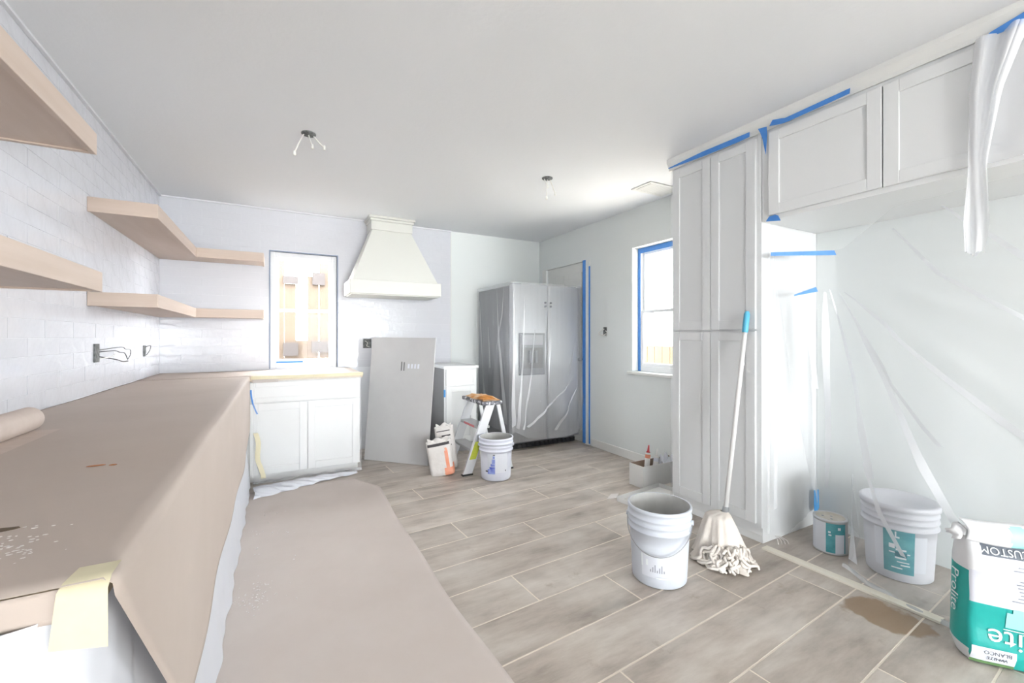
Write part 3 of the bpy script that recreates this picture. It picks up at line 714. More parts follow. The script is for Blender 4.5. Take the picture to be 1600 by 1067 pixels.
# ---------------------------------------------------------------- pantry and overhead cabinets
PX, PY0, PY1 = 2.47, 1.497, 2.136
t = thing('pantry_cabinet', 'tall white pantry cabinet with four shaker doors beside the right window', 'cabinet', (2.76, 1.82, 0))
b = NB(); box(b, (PX, PY0, .09), (XR-.002, PY1, 2.395)); box(b, (PX+.012, PY0, .0005), (XR-.002, PY1, .09)); obj('body', b, 'cabinet_paint', t)
for y0, y1 in ((1.524, 1.818), (1.823, 2.122)):
    obj('door', shaker(NB(), 'y', y0, y1, 1.248, 2.362, PX-.018, PX-.0005), 'cabinet_paint', t)
    obj('door', shaker(NB(), 'y', y0, y1, .112, 1.236, PX-.018, PX-.0005), 'cabinet_paint', t)
t = thing('overhead_cabinet', 'white two-door cabinet over the empty alcove', 'cabinet', (2.76, .93, 1.868))
b = NB(); box(b, (PX, .36, 1.868), (XR-.002, PY0-.004, 2.395)); obj('body', b, 'cabinet_paint', t)
for y0, y1 in ((.925, 1.447), (.40, .92)): obj('door', shaker(NB(), 'y', y0, y1, 1.893, 2.362, PX-.018, PX-.0005), 'cabinet_paint', t)
# crown over both
b = NB(); prism(b, [(PX-.003, .2, 2.383), (PX-.012, .2, 2.383), (PX-.016, .2, 2.40), (PX-.036, .2, 2.432), (PX-.036, .2, H-.0006), (PX-.003, .2, H-.0006)], (0, PY1+.02-.2, 0))
box(b, (PX-.002, .2, 2.3955), (XR-.002, PY1, H-.0006)); struct('trim_6', b, 'trim_paint', label='white crown moulding over the pantry and overhead cabinets')
# tapes on the cabinet faces
def tape(name, pts, x, lab, m='blue_tape', th=.0014):
    b = NB(); prism(b, [(x, y, z) for y, z in pts], (-th, 0, 0)); return tag(obj(name, b, m), lab, 'tape')
tape('tape_strip', [(2.140, 2.397), (1.86, 2.4085), (1.545, 2.403), (1.545, 2.375), (1.62, 2.372), (1.86, 2.376), (2.140, 2.390)], PX-.0365, 'long blue tape strip along the top of the tall pantry')
tape('tape_strip', [(1.495, 2.400), (1.445, 2.392), (1.442, 2.345), (1.450, 2.235), (1.468, 2.33), (1.482, 2.372)], PX-.0365, 'pointed blue tape at the joint of pantry and overhead cabinet')
tape('tape_strip', [(1.430, 2.388), (1.412, 2.415), (1.362, 2.402), (1.345, 2.396), (1.041, 2.405), (1.043, 2.380), (1.33, 2.370), (1.36, 2.372)], PX-.0365, 'long blue tape strip along the top of the overhead cabinet')
tape('tape_strip', [(.597, 2.368), (.575, 2.385), (.40, 2.43), (.40, 2.372), (.545, 2.366)], PX-.0365, 'ragged blue tape holding gathered film on the overhead cabinet')
tape('tape_strip', [(1.471, 1.866), (1.388, 1.852), (1.402, 1.884), (1.418, 1.892), (1.452, 1.890)], PX-.0005, 'small blue tape at the bottom corner of the overhead cabinet')

# film on the pantry, front and alcove side
pp = [(2.446, 2.13), (2.446, 1.492), (2.452, 1.482), (3.04, 1.482)]
def film_pantry(u, v):
    p = poly([(a, c, 0) for a, c in pp], u)
    zb = .06 if u < .52 else table([(.52, .012), (.7, .03), (.95, .115), (1, .12)], u)
    zt = 2.37 if u < .515 else 1.86
    z = lerp(zt, zb, v); d = .003*math.sin(60*u+2*v)+.002*math.sin(113*u+1)
    if u < .515: return (p.x-abs(d), p.y, z)
    return (p.x, p.y-abs(d)*2-.012*v*math.sin(3.1*min(1, (u-.515)/.48)), z)
b = NB(); sheet(b, 120, 30, film_pantry); o = tag(obj('plastic_sheet', b, 'film'), 'clear plastic sheet hung over the pantry doors and side', 'plastic sheet')
b = NB()
for pth in ([(.60, .10, .004), (.61, .5, .009), (.60, .9, .012)], [(.56, .05, .006), (.555, .5, .01), (.56, .97, .006)], [(.93, .22, .012), (.95, .5, .02), (.955, .85, .012), (.97, .98, .006)]): strip(b, film_pantry, pth, (0, -.008, 0))
obj('fold', b, 'film_mid', o)
b = NB(); prism(b, [(2.972, 1.466, .235), (3.028, 1.466, .232), (3.034, 1.466, .115), (2.998, 1.466, .085), (2.974, 1.466, .11)], (0, .0014, 0)); tag(obj('tape_strip', b, 'blue_tape_light'), 'light blue tape tab at the foot of the pantry side', 'tape')
b = NB()
for k in range(4): tube(b, [(2.55+k*.006, 1.464-.004*k, .045), (2.545+k*.012, 1.45-.012*k, .03), (2.54+k*.02, 1.44-.008*k, .006)], .0018, 5)
tag(obj('tape_curl', b, 'plaster'), 'torn white plastic shreds hanging at the pantry foot', 'plastic')

# film across the alcove
TP = [(2.50, 1.445), (2.80, 1.275), (2.74, .95), (2.66, .55), (2.60, .12)]
BP = [(2.98, 1.455), (2.945, 1.27), (2.86, 1.175), (2.62, 1.13), (2.545, 1.0), (2.48, .85), (2.50, .74), (2.58, .62), (2.62, .12)]
def film_alcove(u, v):
    a = poly([(x, y, 0) for x, y in TP], u); c = poly([(x, y, 0) for x, y in BP], u)
    zt = table([(0, 1.695), (.26, 1.70), (.34, 1.78), (.42, 1.864), (1, 1.864)], u)
    zb = table([(0, .12), (.18, .09), (.28, .03), (.34, .012), (1, .012)], u)
    g = v**1.25; z = lerp(zt, zb, v)
    p = a.lerp(c, g); dy, dz = 1.36-p.y, 1.62-z
    th = math.atan2(dy, dz+.001) if (dy*dy+dz*dz) > 1e-6 else 0; rr_ = math.hypot(dy, dz)
    amp = min(1, rr_*1.3)*(1-.6*v)*(1 if u > .1 else u/.1)
    d = (.014*math.sin(26*th+.6)+.008*math.sin(47*th+2.2*rr_))*amp
    return (p.x+d, p.y+d*.3, z)
b = NB(); sheet(b, 150, 100, film_alcove)
fa = tag(obj('plastic_sheet', b, 'film'), 'clear plastic sheet strung across the alcove in radiating folds', 'plastic sheet')
b = NB()
for pth in ([(.105, .02, .004), (.10, .2, .010), (.09, .5, .008)], [(.18, .15, .005), (.165, .3, .018), (.12, .6, .014), (.06, .88, .006)],
            [(.20, .14, .002), (.26, .35, .009), (.32, .5, .014), (.40, .74, .014)],
            [(.24, .15, .002), (.38, .4, .007), (.55, .68, .013), (.68, .88, .008)], [(.30, .25, .002), (.44, .48, .006), (.58, .62, .007)], [(.26, .15, .002), (.45, .36, .008), (.72, .56, .014), (.9, .68, .008)],
            [(.42, .06, .003), (.55, .2, .008), (.8, .36, .010)], [(.55, .03, .003), (.75, .2, .012), (.95, .32, .008)], [(.37, .7, .004), (.44, .82, .010), (.52, .9, .008)], [(.31, .74, .01), (.33, .86, .014), (.36, .98, .02)]): strip(b, film_alcove, pth, (-.006, -.002, 0))
obj('fold', b, 'film_dense', fa)
# tail of that sheet lying on the floor
def tail(u, v):
    q = poly([(2.64, 1.16, 0), (2.56, 1.03, 0), (2.49, .86, 0), (2.46, .62, 0)], u)
    return (q.x-.045*v+.006*math.sin(17*u), q.y-.012*v, .004+.012*math.sin(math.pi*v)*(.6+.4*math.sin(31*u)))
b = NB(); sheet(b, 50, 8, tail); obj('hem', b, 'film_mid', fa)
# two tapes on that sheet (facing the room diagonal)
def diag_tape(a, c, z0, z1, w0, w1, lab, m='blue_tape_light'):
    b = NB(); a, c = Vector(a), Vector(c); n = Vector((-.48, -.877, 0))
    pts = [Vector((a.x, a.y, z0-w0/2)), Vector((c.x, c.y, z1-w1/2)), Vector((c.x-.01, c.y+.005, z1+w1/2)), Vector((a.x, a.y, z0+w0/2))]
    prism(b, pts, n*.0014); return tag(obj('tape_strip', b, m), lab, 'tape')
diag_tape((2.455, 1.435, 0), (2.775, 1.255, 0), 1.671, 1.678, .020, .026, 'long level blue tape holding up the alcove sheet', 'blue_tape')
diag_tape((2.565, 1.368, 0), (2.685, 1.305, 0), 1.437, 1.472, .008, .026, 'short slanted blue tape on the alcove sheet', 'blue_tape')
# gathered film hanging from the overhead cabinet
def clump(u, v):
    yc = table([(0, .545), (.25, .585), (.55, .605), (1, .612)], v); hw = table([(0, .075), (.3, .045), (.6, .026), (.85, .036), (1, .026)], v)
    z = lerp(2.37, 1.53, v)+.01*math.sin(9*u)*v
    return (2.425-.012*math.sin(u*math.pi*3)-.012*math.sin(11*u+3*v), yc+hw*(2*u-1), z)
b = NB(); sheet(b, 24, 40, clump); sheet(b, 24, 40, lambda u, v: tuple(Vector(clump(.1+.8*u, v))+Vector((-.008-.006*math.sin(6*u), .006, 0)))); o = tag(obj('plastic_sheet', b, 'film_mid'), 'gathered strip of plastic dangling from the overhead cabinet', 'plastic sheet')
b = NB(); sheet(b, 24, 20, lambda u, v: (2.4405-.004*math.sin(13*u+4*v), lerp(.60, .22, u), lerp(2.36, 1.88, v))); obj('fold', b, 'film_mid', o)
# loose strip of wood on the floor at the alcove mouth
b = NB(); prism(b, [(2.412, 1.46, .0008), (2.462, 1.46, .0008), (2.484, .72, .0008), (2.434, .72, .0008)], (0, 0, .010)); tag(obj('wood_strip', b, 'strip_wood'), 'thin pale wood strip lying on the floor across the alcove mouth', 'wood strip')

# ---------------------------------------------------------------- buckets and can
def bucket(name, lab, x, y, mbody, rot=0, label=None, s=1.0, lid=False, cat='bucket'):
    t = thing(name, lab, cat, (x, y, 0), (0, 0, rot))
    h_, rb, rt = .368*s, .130*s, .148*s
    def R(z): return lerp(rb, rt, z/h_)
    prof = [(0, .002), (rb-.006, .002), (rb, .008)]
    for z in (.05, .12, .2): prof.append((R(z*s), z*s))
    for z, e in ((.255, 0), (.257, .010), (.263, .010), (.265, .002), (.288, .002), (.29, .009), (.296, .009), (.298, .002), (.318, .002), (.32, .008), (.326, .008), (.328, .002), (.350, .002), (.352, .006), (.366, .006), (.368, .003)):
        prof.append((R(z*s)+e*s, z*s))
    prof.append((R(h_)-.004, h_))
    b = NB(); lathe(b, prof, 56); obj('body', b, mbody, t, local=True)
    if lid:
        b = NB(); rl = R(h_)+.006; lathe(b, [(rl, h_-.02), (rl+.004, h_-.018), (rl+.004, h_+.004), (rl, h_+.008), (rl-.012, h_+.008), (rl-.016, h_+.005), (0, h_+.006)], 56); obj('lid', b, mbody, t, local=True)
    else:
        b = NB(); lathe(b, [(R(h_)-.0042, h_-.0005), (R(.2)-.006, .2*s), (rb-.008, .02), (0, .018)], 56); obj('inside', b, 'bucket_inside', t, local=True)
    return t, R
def patch(t, R, a0, a1, z0, z1, m, e=.0025, name='label', n=14):
    b = NB(); lathe(b, [(R(z)+e, z) for z in (z0, (z0+z1)/2, z1)], n, a0=a0, a1=a1); return obj(name, b, m, t, local=True)
def bail(t, a, r, z, drop, m='wire', grip=False):
    """wire handle pivoting at angles a and a+pi, fallen to the side facing a+pi/2"""
    b = NB(); pts = []
    for i in range(25):
        q = math.pi*i/24; k = math.sin(q)
        lx, ly = math.cos(q)*(r+.006), k*(r+.008)
        pts.append((lx*math.cos(a)-ly*math.sin(a), lx*math.sin(a)+ly*math.cos(a), z-drop*k))
    tube(b, pts, .0022, 6); obj('bail_handle', b, m, t, local=True)
    for sgn in (1, -1):
        b = NB(); c = Vector((math.cos(a), math.sin(a), 0))*sgn; tube(b, [c*(r-.006)+Vector((0, 0, z)), c*(r+.012)+Vector((0, 0, z))], .012, 10); obj('bail_ear', b, 'bucket_white', t, local=True)
# large open bucket
t, R = bucket('paint_bucket', 'open white five-gallon bucket beside the mop', 1.69, 1.545, 'bucket_white')
va = math.atan2(-1.545, -1.69)   # towards the room's middle
bail(t, va-math.pi/2-.1, R(.30)+.004, .295, .13)
patch(t, R, va-.62, va+.55, .055, .165, 'label_white')
b = NB()
for k in range(7):
    a = va-.30+k*.075; lathe(b, [(R(.1)+.0032, .083), (R(.1)+.0034, .083+.012*(1+(k*7) % 3))], 3, a0=a, a1=a+.03)
obj('lettering', b, 'lettering_grey', t, local=True)
for k, (da, z0, z1, wd) in enumerate(((-.62, .10, .16, .05), (-.5, .145, .165, .2), (-.45, .11, .14, .08), (.38, .13, .15, .2), (.5, .11, .15, .08), (-.1, .055, .064, .5))):
    b = NB(); lathe(b, [(R(.1)+.0036, z0), (R(.15)+.004, z1)], 4, a0=va+da, a1=va+da+wd); obj('paint_drip', b, 'lettering_white', t, local=True)
# bucket by the ladder
t, R = bucket('paint_bucket', 'open pale lilac bucket with blue and white label before the step stool', 1.655, 3.31, 'bucket_lilac', s=.96)
va = math.atan2(-3.31, -1.655)
patch(t, R, va-.05, va+.75, .075, .235, 'label_white')
patch(t, R, va-.55, va-.05, .06, .235, 'bucket_white', e=.002)
b = NB()
for z0, z1, d0, d1 in ((.065, .105, -.55, -.06), (.105, .125, -.42, -.06), (.130, .150, -.34, -.06), (.152, .19, -.26, -.06), (.195, .215, -.2, -.08)): lathe(b, [(R(z0)+.0032, z0), (R(z1)+.0032, z1)], 6, a0=va+d0, a1=va+d1)
obj('print', b, 'label_blue', t, local=True)
b = NB(); lathe(b, [(R(.09)+.0036, .085), (R(.1)+.0036, .097)], 3, a0=va+.60, a1=va+.66); lathe(b, [(R(.23)+.0036, .222), (R(.23)+.0036, .228)], 3, a0=va-.18, a1=va-.06); lathe(b, [(R(.09)+.0036, .08), (R(.1)+.0036, .092)], 3, a0=va-.7, a1=va-.52)
obj('print', b, 'lettering_dark', t, local=True)
bail(t, va-math.pi/2, R(.28)+.004, .285, -.02)
# lidded bucket under the film
t, R = bucket('paint_bucket', 'lidded grey-white bucket with teal label standing under the alcove sheet', 2.80, .985, 'bucket_grey', lid=True)
va = math.atan2(-.985, -2.80)
patch(t, R, va-.70, va-.42, .06, .25, 'label_white', e=.0022)
patch(t, R, va-.42, va+.42, .045, .262, 'label_teal')
patch(t, R, va+.42, va+.80, .06, .235, 'label_white', e=.0022)
b = NB()
for z0, d0, d1, hh in ((.225, -.1, -.06, .025), (.218, -.1, .02, .008), (.165, -.26, -.1, .022), (.158, -.08, .2, .008), (.142, -.26, .3, .006), (.118, -.1, .2, .008), (.1, -.05, .28, .005), (.085, .05, .3, .006), (.068, -.2, .1, .006)): lathe(b, [(R(z0)+.0034, z0), (R(z0+hh)+.0034, z0+hh)], 6, a0=va+d0, a1=va+d1)
obj('print', b, 'lettering_white', t, local=True)
b = NB(); lathe(b, [(R(.13)+.0036, .128), (R(.15)+.0036, .152)], 8, a0=va-.1, a1=va+.22); obj('print', b, 'label_teal_dark', t, local=True)
# gallon can
t = thing('paint_can', 'small metal paint can with teal label beside the pantry foot', 'paint can', (2.755, 1.275, 0))
b = NB(); rc, hc = .080, .188
lathe(b, [(0, .003), (rc-.004, .003), (rc+.001, .001), (rc+.001, .006), (rc, .008), (rc, hc-.012), (rc+.002, hc-.01), (rc+.002, hc-.001), (rc, hc), (rc-.008, hc), (rc-.009, hc-.006), (rc-.010, hc-.006)], 44); obj('body', b, 'can_metal', t, local=True)
b = NB(); lathe(b, [(rc-.011, hc-.007), (rc-.012, hc-.001), (rc-.02, hc-.001), (rc-.022, hc-.004), (0, hc-.004)], 44); obj('lid', b, 'can_lid', t, local=True)
va = math.atan2(-1.275, -2.755); RR = lambda z: rc
patch(t, RR, va-1.45, va-.25, .01, .172, 'label_white', e=.0008); patch(t, RR, va-.25, va+.95, .012, .172, 'label_teal', e=.0012); patch(t, RR, va+.28, va+.85, .012, .115, 'label_white', e=.002)
b = NB()
for z0, d0, d1, hh in ((.14, .42, .6, .014), (.12, -.12, .02, .01), (.105, -.1, .06, .008)): lathe(b, [(rc+.002, z0), (rc+.002, z0+hh)], 5, a0=va+d0, a1=va+d1)
obj('print', b, 'lettering_white', t, local=True)
for x, y in ((-.03, -.02), (.01, .0), (-.02, .03)):
    b = NB(); lathe(b, [(.007, .0), (.005, .0012), (0, .0012)], 7, c=(x, y, hc-.0038)); obj('paint_drip', b, 'lettering_grey', t, local=True)

# ---------------------------------------------------------------- mop
t = thing('mop', 'white-handled string mop leaning on the pantry doors', 'mop', (2.14, 1.50, 0))
m0, m1 = Vector((2.185, 1.528, .225)), Vector((2.415, 1.548, 1.352))
b = NB(); mm = m0.lerp(m1, .905); tube(b, [m0, m0.lerp(m1, .72), m0.lerp(m1, .725), m0.lerp(m1, .735), m0.lerp(m1, .74), mm], [.0125, .0125, .0155, .0155, .0125, .0125], 14); obj('handle', b, 'mop_handle', t)
b = NB(); tube(b, [m0.lerp(m1, .89), m0.lerp(m1, .895), m0.lerp(m1, .985), m1], [.014, .0165, .0165, .010], 14); obj('hand_grip', b, 'cyan_plastic', t)
b = NB(); tube(b, [m0-Vector((.012, .001, .06)), m0-Vector((.004, 0, .02)), m0.lerp(m1, .03)], [.026, .022, .016], 14); obj('socket', b, 'wire', t)
def mophead(u, v):
    a = 2*math.pi*u
    r = table([(0, .018), (.10, .062), (.3, .085), (.6, .108), (.85, .128), (1, .145)], v)
    r *= 1+.13*v*math.sin(7*a+2.2*v)+.07*v*math.sin(15*a+1.3+3*v)+.05*math.sin(3*a+.5)
    z = table([(0, .240), (.10, .226), (.3, .165), (.6, .085), (.85, .03), (1, .006)], v)+.016*v*(1-v)*math.sin(9*a+4*v)
    cx, cy = table([(0, 2.172), (.1, 2.140), (1, 2.120)], v), table([(0, 1.524), (.1, 1.535), (1, 1.50)], v)
    return (cx+r*math.cos(a)*1.0, cy+r*math.sin(a)*1.05, max(z, .004))
b = NB(); sheet(b, 130, 34, mophead); bmesh.ops.remove_doubles(b, verts=b.verts, dist=.0002); obj('mop_head', b, 'mop_cloth', t)
# strands and hems spilling at the front
for k in range(34):
    b = NB(); a = math.radians(random.uniform(178, 300)); r0, r1 = random.uniform(.085, .12), random.uniform(.13, .185)
    cx, cy = 2.12, 1.50; pts = []; ph = random.uniform(0, 6); da = random.uniform(-.7, .7)
    for i in range(11):
        q = i/10; r = lerp(r0, r1, q); aa = a+da*q+.16*math.sin(7*q+ph)
        pts.append((cx+r*math.cos(aa), cy+r*math.sin(aa), max(.007, .085*(1-q)**1.3+.007+.020*abs(math.sin(7*q+ph))*(1-.5*q))))
    tube(b, pts, [.006]+[.008]*9+[.005], 6); obj('strand', b, 'mop_cloth', t)

# ---------------------------------------------------------------- step stool
t = thing('step_ladder', 'short paint-spattered aluminium step stool between bucket and fridge', 'step stool', (1.62, 3.67, 0))
ya, yb3 = 3.470, 3.885
def rail(p, q, wx, wy, m, name):
    b = NB(); p, q = Vector(p), Vector(q)
    prism(b, [p+Vector((-wx/2, -wy/2, 0)), p+Vector((wx/2, -wy/2, 0)), p+Vector((wx/2, wy/2, 0)), p+Vector((-wx/2, wy/2, 0))], q-p); return obj(name, b, m, t)
for yy in (ya, yb3):
    rl = rail((1.455, yy, .015), (1.675, yy, .598), .085, .022, 'aluminium', 'front_rail')
    b = NB(); box(b, (1.405, yy-.018, .0), (1.505, yy+.018, .0145), bev=.003); obj('foot', b, 'black_plastic', rl)
    rg = rail((1.885, yy, .015), (1.755, yy, .598), .034, .020, 'aluminium', 'rear_leg')
    b = NB(); box(b, (1.862, yy-.016, 0), (1.908, yy+.016, .0145), bev=.003); obj('foot', b, 'black_plastic', rg)
    if yy == ya:
        b = NB(); d = Vector((1.675-1.455, 0, .583)).normalized(); p0 = Vector((1.455, ya-.0125, .015))
        def rp(s, w_): return p0+d*s+Vector((w_, 0, 0))
        prism(b, [rp(.13, -.03), rp(.13, .03), rp(.29, .03), rp(.29, -.03)], (0, -.001, 0)); obj('warning_label', b, 'label_lime', rl)
for z, nm in ((.21, 'step'), (.40, 'step')):
    xc = lerp(1.455, 1.675, z/.598)
    b = NB(); box(b, (xc-.045, ya+.0125, z-.012), (xc+.075, yb3-.0125, z+.012), bev=.003); s = obj(nm, b, 'alu_dull', t)
    b = NB(); box(b, (xc-.0475, ya+.08, z-.009), (xc-.0455, yb3-.1, z+.010)); obj('step_label', b, 'label_red' if z > .3 else 'alu_dull', s)
b = NB(); box(b, (1.815, ya+.012, .235), (1.835, yb3-.012, .26)); obj('brace', b, 'aluminium', t)
b = NB(); box(b, (1.585, 3.44, .5985), (1.785, 3.915, .632), bev=.008, seg=2); obj('top_cap', b, 'cap_spatter', t)
# crumpled rag lying on the stool
def rag(u, v):
    x = lerp(1.605, 1.775, u); y = lerp(3.46, 3.895, v); e = min(1, 6*min(u, 1-u, v, 1-v))
    return (x+.008*math.sin(9*v), y, .6335+e*(.014+.020*abs(math.sin(7*u+9*v))*abs(math.sin(5*v+2*u+.8))))
b = NB(); sheet(b, 36, 50, rag); t3 = tag(obj('cloth_rag', b, 'rag_tan'), 'crumpled tan and orange rag on top of the step stool', 'rag')
b = NB(); sheet(b, 16, 22, lambda u, v: (lerp(1.60, 1.73, u), lerp(3.45, 3.63, v), .648+.020*abs(math.sin(8*u+6*v))*min(1, 5*min(u, 1-u, v, 1-v)))); obj('stained_fold', b, 'rag_orange', t3)

# ---------------------------------------------------------------- bags
class Bag:
    """soft paper sack: local x across the face, y depth (front at -y), z up"""
    def __init__(s, wd, dp, ht, pinch=.35, topw=1.0): s.w, s.d, s.h, s.p, s.tw = wd, dp, ht, pinch, topw
    def half(s, z):
        q = z/s.h; k = 1.0
        if q > .72: k = lerp(1.0, s.p, ((q-.72)/.28)**1.3)
        if q < .10: k = lerp(.82, 1.0, q/.10)
        return s.d/2*k, s.w/2*lerp(1.0, s.tw, max(0, (q-.6)/.4))*(lerp(.93, 1, min(1, q/.08)))
    def front(s, x, z):
        hd, hw = s.half(z); q = min(1, abs(x)/hw)
        return -hd*(.80+.20*math.sqrt(max(0, 1-q**3)))-.004*math.sin(21*x+9*z)-.003*math.sin(37*z+5*x)
    def point(s, a, z):
        """a in 0..1 round the cross-section: front face, right side, back, left side"""
        hd, hw = s.half(z); r = min(hd, hw)*.45; P = []
        wf, ws = 2*hw, 2*hd; per = 2*(wf+ws); d = a*per
        if d < wf: x = -hw+d; return (x, s.front(x, z), z)
        d -= wf
        if d < ws: y = lerp(s.front(hw, z), hd*.80, d/ws); return (hw+.012*math.sin(math.pi*d/ws), y, z)
        d -= ws
        if d < wf: x = hw-d; return (x, -s.front(x, z)*.96, z)
        d -= wf; y = lerp(hd*.80, s.front(-hw, z), d/ws); return (-hw-.012*math.sin(math.pi*d/ws), y, z)
    def region(s, a, z):
        hd, hw = s.half(z); per = 4*(hw+hd); d = a*per
        if d < 2*hw: return 'front', -hw+d
        d -= 2*hw
        if d < 2*hd: return 'right', d
        d -= 2*hd
        if d < 2*hw: return 'back', d
        return 'left', d-2*hw
    def mesh(s, pick, nu=96, nz=70):
        b = NB(); g = []
        for j in range(nz+1):
            z = .003+(s.h-.003)*j/nz; g.append([b.verts.new(s.point((i % nu)/nu, z)) for i in range(nu)])
        for j in range(nz):
            for i in range(nu):
                f = b.faces.new((g[j][i], g[j][(i+1) % nu], g[j+1][(i+1) % nu], g[j+1][i])); f.smooth = True
                rg, x = s.region((i+.5)/nu, (j+.5)/nz*s.h); f.material_index = pick(rg, x, (j+.5)/nz*s.h)
        b.faces.new(g[0][::-1]); f = b.faces.new(g[-1]); f.material_index = pick('front', 0, s.h)
        return b
    def stick(s, bm, x0, z0, rot, e=.0025):
        """lay flat text (local xy) on the front face at (x0,z0)"""
        c, sn = math.cos(rot), math.sin(rot)
        for v in bm.verts:
            x = x0+v.co.x*c-v.co.y*sn; z = z0+v.co.x*sn+v.co.y*c
            v.co = Vector((x, s.front(x, z)-e, z))
        return bm
    def stick_left(s, bm, y0, z0, rot, e=.003):
        c, sn = math.cos(rot), math.sin(rot)
        for v in bm.verts:
            a = v.co.x*c-v.co.y*sn; z = z0+v.co.x*sn+v.co.y*c
            hd, hw = s.half(z); v.co = Vector((-hw-.013-e, y0-a, z))
        return bm
def rect_on(bag, x0, x1, z0, z1, e=.0018, n=10):
    b = NB(); sheet(b, n, n, lambda u, v: (lerp(x0, x1, u), bag.front(lerp(x0, x1, u), lerp(z0, z1, v))-e, lerp(z0, z1, v))); return b
# teal thinset sack, standing upside down
rz = math.atan2(-.76, .65)
BG = Bag(.40, .145, .475, pinch=.42)
ctr = Vector((2.238, .590, 0))+Vector((.65, -.76, 0))*.205+Vector((.76, .65, 0))*.06
t = thing('mortar_bag', 'teal and white sack of tile mortar standing upside down by the alcove', 'bag', ctr, (0, .02, rz))
MS = ['bag_teal', 'bag_white', 'bag_panel', 'bag_dark', 'bag_paleteal', 'bag_green']
def pick(rg, x, z):
    h_ = BG.h
    if rg == 'front':
        if z > .440: return 1
        if z > .402: return 3 if x > -.172 else 1
        if z > .225: return 2 if x > -.165 else (1 if z > .34 else 2)
        return 0
    if rg == 'left': return 1 if z > .335 or z < .045 else 0
    return 0 if z < .335 else 1
obj('sack', BG.mesh(pick), MS, t, local=True)
obj('lettering', BG.stick(text_bm('CUSTOM', .034), -.105, .421, math.pi, .003), 'lettering_white', t, local=True)
obj('lettering', BG.stick(text_bm('Prolite', .095), -.025, .112, math.pi, .003), 'lettering_white', t, local=True)
obj('lettering', BG.stick_left(text_bm('Prolite', .062), 0.0, .235, -math.pi/2), 'lettering_white', t, local=True)
b = rect_on(BG, -.195, -.075, .016, .07); lb = obj('label', b, 'label_white', t, local=True)
obj('lettering', BG.stick(text_bm('WHITE', .019), -.125, .034, math.pi, .0032), 'lettering_dark', t, local=True)
obj('lettering', BG.stick(text_bm('BLANCO', .019), -.125, .055, math.pi, .0032), 'lettering_dark', t, local=True)
obj('label', rect_on(BG, -.195, -.075, .004, .016, .0022), 'bag_green', t, local=True)
b = NB()
for k in range(11):
    z = .375-k*.012; x0 = -.10+random.uniform(0, .03); x1 = x0+random.uniform(.14, .24)
    if k in (2, 3): x0, x1 = -.02, .08
    for fct in BG and [0]: sheet(b, 8, 1, lambda u, v, x0=x0, x1=x1, z=z: (lerp(x0, x1, u), BG.front(lerp(x0, x1, u), z+v*.004)-.0026, z+v*.004))
obj('small_print', b, 'lettering_grey', t, local=True)
b = NB()
for x0, x1, z0, z1 in ((-.105, .05, .155, .212), (-.09, -.055, .212, .228), (-.03, .0, .212, .232), (.02, .05, .21, .226)): sheet(b, 8, 4, lambda u, v, x0=x0, x1=x1, z0=z0, z1=z1: (lerp(x0, x1, u), BG.front(lerp(x0, x1, u), lerp(z0, z1, v))-.0022, lerp(z0, z1, v)))
obj('print', b, 'bag_paleteal', t, local=True)
b = NB()
for x0, x1, z0 in ((-.11, .08, .146), (-.06, .06, .138)): sheet(b, 8, 1, lambda u, v, x0=x0, x1=x1, z0=z0: (lerp(x0, x1, u), BG.front(lerp(x0, x1, u), z0+v*.003)-.0028, z0+v*.003))
obj('print', b, 'lettering_white', t, local=True)
# folded-over top flap
def flap(u, v):
    x = lerp(-.215, .20, u); a = v*2.2; r = .032
    return (x+.006*math.sin(6*v), -.060-.016*math.sin(a)+.055*v**1.5-.004*math.sin(31*x), .446+.075*math.sin(v*1.75)+.006*math.sin(17*x+2*v)-.014*v*math.sin(5*x+1))
b = NB(); sheet(b, 50, 14, flap)
for f in b.faces:
    c = f.calc_center_median(); f.material_index = 1 if c.x > -.09 and c.x < .14 and c.z < .512 else 0
fl = obj('folded_top', b, ['bag_white', 'bag_paleteal'], t, local=True); md = fl.modifiers.new('thick', 'SOLIDIFY'); md.thickness = .003
b = NB(); sheet(b, 14, 10, lambda u, v: (-.215-.035*u+.008*math.sin(9*v), -.055+.05*v+.01*math.sin(7*u), .462+.035*math.sin(3*v)*(1-.4*u)-.02*u)); ear = obj('torn_corner', b, ['bag_white'], t, local=True); md = ear.modifiers.new('thick', 'SOLIDIFY'); md.thickness = .004

# two grout sacks
B1 = Bag(.19, .12, .30, pinch=.5)
t = thing('grout_bag', 'white paper grout bag with orange side slumped against the grey board', 'bag', (1.285, 3.60, 0), (0.0, -.16, -.35))
def pick1(rg, x, z):
    if rg == 'front':
        if z > .262 and z < .282: return 2
        if .045 < x < .065 and z < .24 or z < .07 and x > .02: return 1
        return 0
    if rg == 'right': return 1 if z < .10 else 0
    return 0
obj('sack', B1.mesh(pick1, 64, 40), ['grout_bag', 'grout_orange', 'grout_dark'], t, local=True)
b = NB(); sheet(b, 20, 8, lambda u, v: (lerp(-.09, .09, u), -.03+.05*v+.008*math.sin(11*u), .292+.028*math.sin(v*2.6)+.010*math.sin(13*u+3*v))); md = obj('torn_top', b, 'grout_bag', t, local=True).modifiers.new('thick', 'SOLIDIFY'); md.thickness = .003
B2 = Bag(.15, .10, .385, pinch=.45)
t = thing('grout_bag', 'white paper grout bag with dark print propped beside the step stool', 'bag', (1.40, 3.77, 0), (0, -.13, -.30))
obj('sack', B2.mesh(lambda rg, x, z: 1 if rg == 'front' and x < -.045 and z > .05 and z < .30 else 0, 60, 44), ['grout_bag', 'lettering_grey'], t, local=True)
b = NB()
